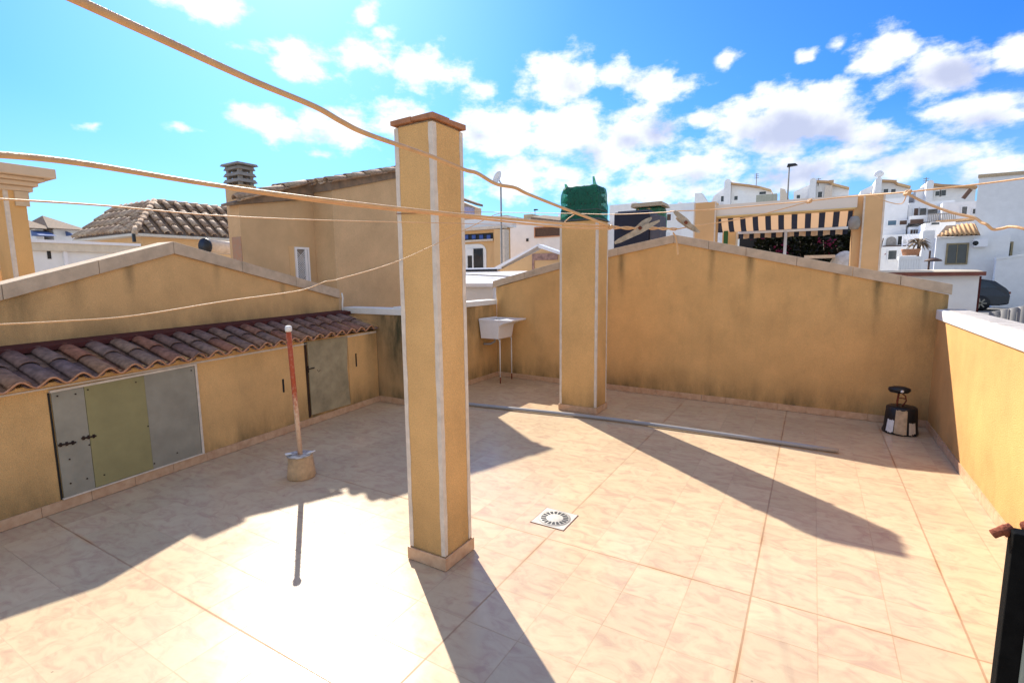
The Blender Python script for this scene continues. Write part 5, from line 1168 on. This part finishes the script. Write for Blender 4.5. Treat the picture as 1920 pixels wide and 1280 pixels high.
for i in range(16): x = a.x+(b.x-a.x)*i/15; rl.box(x-.02, x+.02, ym-1.02, ym-.98, b.z, a.z-.1)
rl.box(a.x, b.x, ym-1.03, ym-.97, a.z-.1, a.z-.04); rl.build('railing', m_conc, cx_)
a, b = PY(1755,416,ym-1.2), PY(1832,410,ym-1.2); MB().hexa([(a.x,ym-1.2,a.z-.06),(b.x,ym-1.2,b.z-.06),(b.x,ym-.2,b.z-.06),(a.x,ym-.2,a.z-.06)],[(a.x,ym-1.2,a.z+.08),(b.x,ym-1.2,b.z+.08),(b.x,ym-.2,b.z+.08),(a.x,ym-.2,a.z+.08)]).build('ledge', m_tiles3, cx_)
win_y(cx_, 1804, 388, 1812, 402, ym+1, m_white, m_glass, .05); win_y(cx_, 1824, 392, 1828, 401, ym+1, m_white, m_glass, .05)
a, b = PY(1806,372,ym), PY(1820,355,ym); MB().bar((a.x,ym,a.z),(b.x,ym,b.z), .22, .15, (0,1,0)).build('roof_gable', m_brownf, cx_)
# arch, door and pipe rail on the lower terrace
a = PY(1670,455,ym-2); arc = [(a.x-.65+.0,ym-2.06,PY(1670,459,ym-2).z)]; r0 = PY(1680,455,ym-2).x-PY(1661,455,ym-2).x; cxx = PY(1670.5,455,ym-2).x; zz0 = PY(1670,459,ym-2).z; zz1 = PY(1670,444,ym-2).z
cb_(1640, 1730, 440, ym-2, 1.5, m_white, 'wall')
MB().extrude([(cxx-r0/2,ym-2.05,zz0-.2)]+[(cxx-r0/2*math.cos(q),ym-2.05,zz1-.25+.25*math.sin(q)) for q in [math.pi*i/8 for i in range(9)]]+[(cxx+r0/2,ym-2.05,zz0-.2)], (0,.045,0)).build('arch_opening', m_conc, cx_)
win_y(cx_, 1684, 443, 1690, 459, ym-2, m_white, m_black, .03, name='door')
a, b = PY(1655,461,ym-2.2), PY(1728,463,ym-2.2); MB().box(a.x, b.x, ym-2.3, ym-2.06, b.z-.02, a.z).build('ledge', m_brownf, cx_)
rl = MB(); a, b = PY(1693,443,ym-2.4), PY(1738,443,ym-2.4)
for zz in (443, 447, 458): z = PY(1710,zz,ym-2.4).z; rl.tube([(a.x,ym-2.4,z),(b.x,ym-2.4,z)], .05, 6)
for i in range(6): x = a.x+(b.x-a.x)*i/5; rl.tube([(x,ym-2.4,PY(1710,462,ym-2.4).z),(x,ym-2.4,PY(1710,443,ym-2.4).z)], .03, 5)
rl.build('railing', m_enamel, cx_)
# person-height details: red cloth, bushes
a = PY(1722,458,25); t = thing('potted_palm', (a.x,25,0), 'small dry palm in front of the stepped white terraced houses', 'plant')
MB().tube([(a.x,25,-1),(a.x+.02,25,a.z)], .06, 7).build('trunk', m_brownf, t, True)
mb = MB(); rnd = random.Random(8)
for i in range(60):
    th = rnd.uniform(0,6.28); e = rnd.uniform(-.5,1); d = Vector((math.cos(th)*.5, math.sin(th)*.5, .35*e)); c = Vector((a.x,25,a.z)); s = Vector((-math.sin(th),math.cos(th),0))*.05
    mb.add([c, c+d*.5+s+Vector((0,0,.08)), c+d-Vector((0,0,.15)), c+d*.5-s+Vector((0,0,.08))], [(0,1,2,3)])
mb.build('crown', mat('dry_palm', (.22,.15,.09), .8, .3), t)
a, b = PY(1692,479,24), PY(1712,470,24); fg = thing('terracotta_planter', (a.x,24,0), 'row of terracotta pots on the white fence right of the double pillar', 'planter')
for i in range(4):
    x = a.x+(b.x-a.x)*i/3+.1; MB().lathe((x,24,a.z), [(.10,0),(.16,.22),(.17,.26)], 12).build('pot', m_rim, fg, True)
fn = thing('white_fence', (a.x,23.8,0), 'low white picket fence below the terracotta pots', 'fence')
a, b = PY(1686,481,23.8), PY(1730,481,23.8); fe = MB().box(a.x, b.x, 23.8, 24.3, a.z-.12, a.z-.002)
for i in range(9): x = a.x+(b.x-a.x-.1)*i/8; fe.box(x, x+.08, 23.82, 23.88, -2, a.z-.121)
fe.build('pickets', m_white, fn)
a, b = PY(1738,480,20), PY(1760,490,20); pr3 = thing('straw_parasol', (a.x,20,0), 'brown umbrella top standing before the tiled canopy house', 'parasol')
c = PY(1744,470,20); MB().tube([(c.x,20,-1),(c.x,20,c.z)], .03, 8).build('pole', m_brownf, pr3); MB().lathe((PY(1750,486,20).x,20,PY(1750,490,20).z), [(.26,0),(.22,.06),(.05,.13)], 18).build('canopy', m_brownf, pr3, True)

# --- big white house on the right ------------------------------------
wh = thing('big_white_house', (8,19,-1), 'big shaded white house with air conditioner at the right edge', 'house')
yw = 32.0; a = PY(1836,330,yw); xr = a.x; sk_ = .27
MB().extrude([(xr,yw,-1.5),(xr+14,yw,-1.5),(xr+16,yw+7,-1.5),(xr+sk_*7,yw+7,-1.5)], (0,0,a.z-.10+1.5)).build('wall', m_white2, wh)
MB().extrude([(xr-.05,yw-.06,a.z-.099),(xr+14,yw-.06,a.z-.099),(xr+16,yw+7.05,a.z-.099),(xr-.05+sk_*7,yw+7.05,a.z-.099)], (0,0,.16)).build('parapet_coping', m_conc_w, wh)
yv = 31.0; l_ = PY(1757,436,yv); xl = l_.x; ze = PY(1790,443,yv).z
MB().box(xl, xr+1.2, yv, yv+.98, -1.5, ze-.03).build('lower_wing_wall', m_white2, wh)
MB().box(xl-.5, xl-.001, yv+.5, yv+1.4, -1.5, PY(1745,432,yv+.5).z).build('lit_side_wall', m_white, wh)
rt = Vector((xl+.2, yv+.98, PY(1800,421,yv+.98).z)); dn = Vector((0,yv-.25,ze))-Vector((0,rt.y,rt.z))
MB().add([(xl-.05,yv-.2,ze-.02),(xr+.05,yv-.2,ze-.02),(xr+.05,rt.y,rt.z-.02),(xl+.5,rt.y,rt.z-.02)], [(0,1,2,3)]).build('canopy_slab', m_tile_far, wh)
fullc = dn.length
def lenC(u): return (max(0, fullc*(1-(u+.02)/1.1)), fullc) if u < 1.1 else fullc
barrel_roof((xl-.05, rt.y, rt.z+.01), (1,0,0), dn, int((xr-xl+.05)/.18), .18, 1, lenC, r=.050, lift=.03, thick=.014).build('tiled_canopy', m_tiles3, wh, True)
m_olf = mat('olive_brown_frame', (.30,.24,.14), .7)
win_y(wh, 1778, 459, 1810, 493, yv, m_olf, m_glass, .07, 1, name='window')
win_y(wh, 1872, 457, 1893, 480, yw, m_olf, m_glass, .08, 2, name='window')
a, b = PY(1824,449,yv), PY(1848,463,yv); ac = MB().box(a.x, b.x, yv-.32, yv-.002, b.z, a.z).build('air_conditioner', m_enamel, wh, bevel=.01)
c = PY(1829,456,yv-.32); MB().tube([(c.x+.0,yv-.325,c.z),(c.x+.0,yv-.335,c.z)], .115, 20).build('fan_grille', m_black, ac, True)
c = PY(1883,449,yw); MB().box(c.x-.05, c.x+.05, yw-.12, yw-.002, c.z-.05, c.z+.07).build('wall_lamp', m_black, wh)
# white garden wall lit on top, right edge
a, b = PY(1868,487,30), PY(1930,478,30); gw = thing('garden_wall', (a.x,30,-1), 'plain white garden wall before the big white house at the right edge', 'wall')
MB().extrude([(a.x,30,-1.5),(b.x+1,30,-1.5),(b.x+1,30,b.z+.1),(a.x,30,a.z)], (0,.25,0)).build('wall_body', m_white2, gw)
MB().extrude([(a.x-.02,29.97,a.z+.001),(b.x+1,29.97,b.z+.101),(b.x+1,29.97,b.z+.2),(a.x-.02,29.97,a.z+.1)], (0,.31,0)).build('coping', m_white, gw)

# low white building with flat brown-edged roof just behind the back wall
lb = thing('flat_roof_shed', (3,9.5,-1), 'low white outhouse with red brown eaves behind the right end of the back wall', 'building')
yq = 9.0; a, b = PY(1650,515,yq), PY(1837,514,yq)
MB().box(a.x-.5, b.x, yq, yq+2.2, -2.5, PY(1800,517,yq).z).build('wall', m_white, lb)
zt7 = PY(1800,517,yq).z; c = PY(1840,506,yq-.05)
MB().box(a.x-.6, b.x+.06, yq-.12, yq+2.3, zt7+.001, zt7+.07).build('eaves', mat('red_brown_fascia', (.22,.08,.06), .7), lb)
MB().hexa([(a.x-.62,yq-.14,zt7+.071),(b.x+.02,yq-.14,zt7+.071),(b.x+.02,yq+2.3,zt7+.071),(a.x-.62,yq+2.3,zt7+.071)],[(a.x-.62,yq-.1,zt7+.10),(b.x-.05,yq-.1,zt7+.10),(b.x-.05,yq+2.3,zt7+.12),(a.x-.62,yq+2.3,zt7+.12)]).build('roof', mat('cream_roof_sheet', (.72,.62,.48), .8, .05, 4), lb)
MB().box(b.x+.001, b.x+.03, yq+.0, yq+.06, -2.5, zt7-.01).build('corner_pipe', m_red, lb)

# corrugated street wall, right
cwl = thing('corrugated_fence', (4.5,8,-2), 'grey corrugated panel fence beyond the right parapet', 'fence')
A = PZ(1842,584,.95); B = PZ(1935,600,.95)
a = PY(1850,584,9.2); zc7 = a.z
p0 = Vector((4.0,8.2,0)); p1 = Vector((9.5,6.6,0)); d = (p1-p0); n_ = 260; mb = MB(); vs = []
up_ = PV(1850,586,(p0.x,p0.y),(p1.x,p1.y)).z; up2 = PV(1920,572,(p0.x,p0.y),(p1.x,p1.y)).z
u0 = PV(1850,586,(p0.x,p0.y),(p1.x,p1.y)); u1 = PV(1920,573,(p0.x,p0.y),(p1.x,p1.y)); kk = (u1.z-u0.z)/((u1-u0).xy.length)
nrm = Vector((-d.y,d.x,0)).normalized()
for i in range(n_+1):
    f = i/n_; p = p0+d*f+nrm*.012*math.sin(i*1.35); z = u0.z+kk*((p-Vector((u0.x,u0.y,0))).xy.dot(d.xy.normalized()))
    vs += [(p.x,p.y,-2.5),(p.x,p.y,z)]
mb.add(vs, [(2*i,2*i+2,2*i+3,2*i+1) for i in range(n_)])
o = mb.build('panel', mat('grey_fence_panel', (.27,.265,.27), .7, .1, 4), cwl, True); o.modifiers.new('solid','SOLIDIFY').thickness = .03

# ================================================================== CAR
yc_ = 27.0; zg = gh(8.5, yc_)
g1_, g2_ = PY(1846,583,yc_), PY(1893,560,yc_)
zg = g1_.z
car = thing('parked_car', (g2_.x-2.2,yc_+.9,zg), 'dark blue grey car parked in the street in front of the big white house', 'car')
m_car = mat('dark_blue_grey_car_paint', (.018,.026,.042), .25, .1, 3, metal=.4, spec=.6)
xe = g2_.x; Lc_ = 4.5
prof = [(0,.35),(-.02,.75),(.04,1.0),(.14,1.14),(.50,1.48),(1.0,1.60),(2.6,1.60),(3.3,1.25),(4.2,1.05),(4.45,.8),(4.5,.4),(4.2,.28),(.3,.28)]
prof = [(x, z*.89) for (x, z) in prof]; pp_ = [(xe-x, z) for (x, z) in prof]
def carpoly(pts, y0, y1, inset_z=.9, ins=.14):
    mb = MB(); k = len(pts); v = []
    for (y, s) in ((y0,1),(y1,-1)):
        for (x, z) in pts: v.append((x, y + s*(ins*max(0,(z-inset_z))/.7), zg+z))
    mb.add(v, [tuple(range(k)), tuple(range(k,2*k))[::-1]]+[(i,(i+1)%k,(i+1)%k+k,i+k) for i in range(k)]); return mb
body = carpoly(pp_, yc_, yc_+1.8).build('body', m_car, car, bevel=.05)
gls = [(x, z*.89) for (x, z) in [(xe-.42,1.14),(xe-.72,1.44),(xe-1.15,1.53),(xe-2.5,1.54),(xe-3.1,1.22),(xe-1.9,1.12)]]
mb = MB(); v = [(x, yc_-.012+.14*max(0,(z-.9))/.7, zg+z) for (x, z) in gls]; mb.add(v+[(a,b+.02,c) for a,b,c in v], [tuple(range(6)), tuple(range(6,12))[::-1]]+[(i,(i+1)%6,(i+1)%6+6,i+6) for i in range(6)])
mb.build('side_window', m_glass, body)
MB().hexa([(xe-.16,yc_+.25,zg+1.03),(xe-.12,yc_+.25,zg+1.02),(xe-.12,yc_+1.55,zg+1.02),(xe-.16,yc_+1.55,zg+1.03)],[(xe-.50,yc_+.3,zg+1.30),(xe-.45,yc_+.3,zg+1.30),(xe-.45,yc_+1.5,zg+1.30),(xe-.50,yc_+1.5,zg+1.30)]).build('rear_window', m_glass, body)
MB().box(xe-.14, xe+.03, yc_+.02, yc_+.3, zg+.76, zg+.85).build('tail_light', m_rust, body, bevel=.01)
for (wx) in (xe-.95, xe-3.6):
    for wy in (yc_-.02, yc_+1.62):
        w_ = MB().tube([(wx,wy,zg+.34),(wx,wy+.2,zg+.34)], .34, 24).build('wheel', m_black, car, True)
        mb = MB().tube([(wx,wy-.006,zg+.34),(wx,wy-.001,zg+.34)], .05, 10)
        for k_ in range(7):
            a = 2*math.pi*k_/7; mb.bar((wx,wy-.006,zg+.34), (wx+.22*math.cos(a),wy-.006,zg+.34+.22*math.sin(a)), .05, .01, (0,1,0))
        mb.build('rim', m_galv, w_)
rd = MB(); 
a = (xe-9, yc_-4); rd.add([(4.5,13,gh(6,13)+.25),(40,13,gh(20,13)+.25),(40,yc_+4,zg+.0),(4.5,yc_+4,zg+.0),(4.5,yc_-3,zg-.002),(40,yc_-3,zg-.002)], [(4,5,2,3),(0,1,5,4)])
struct(rd.build('road', mat('pale_asphalt', (.22,.21,.20), .9, .1, 3)))
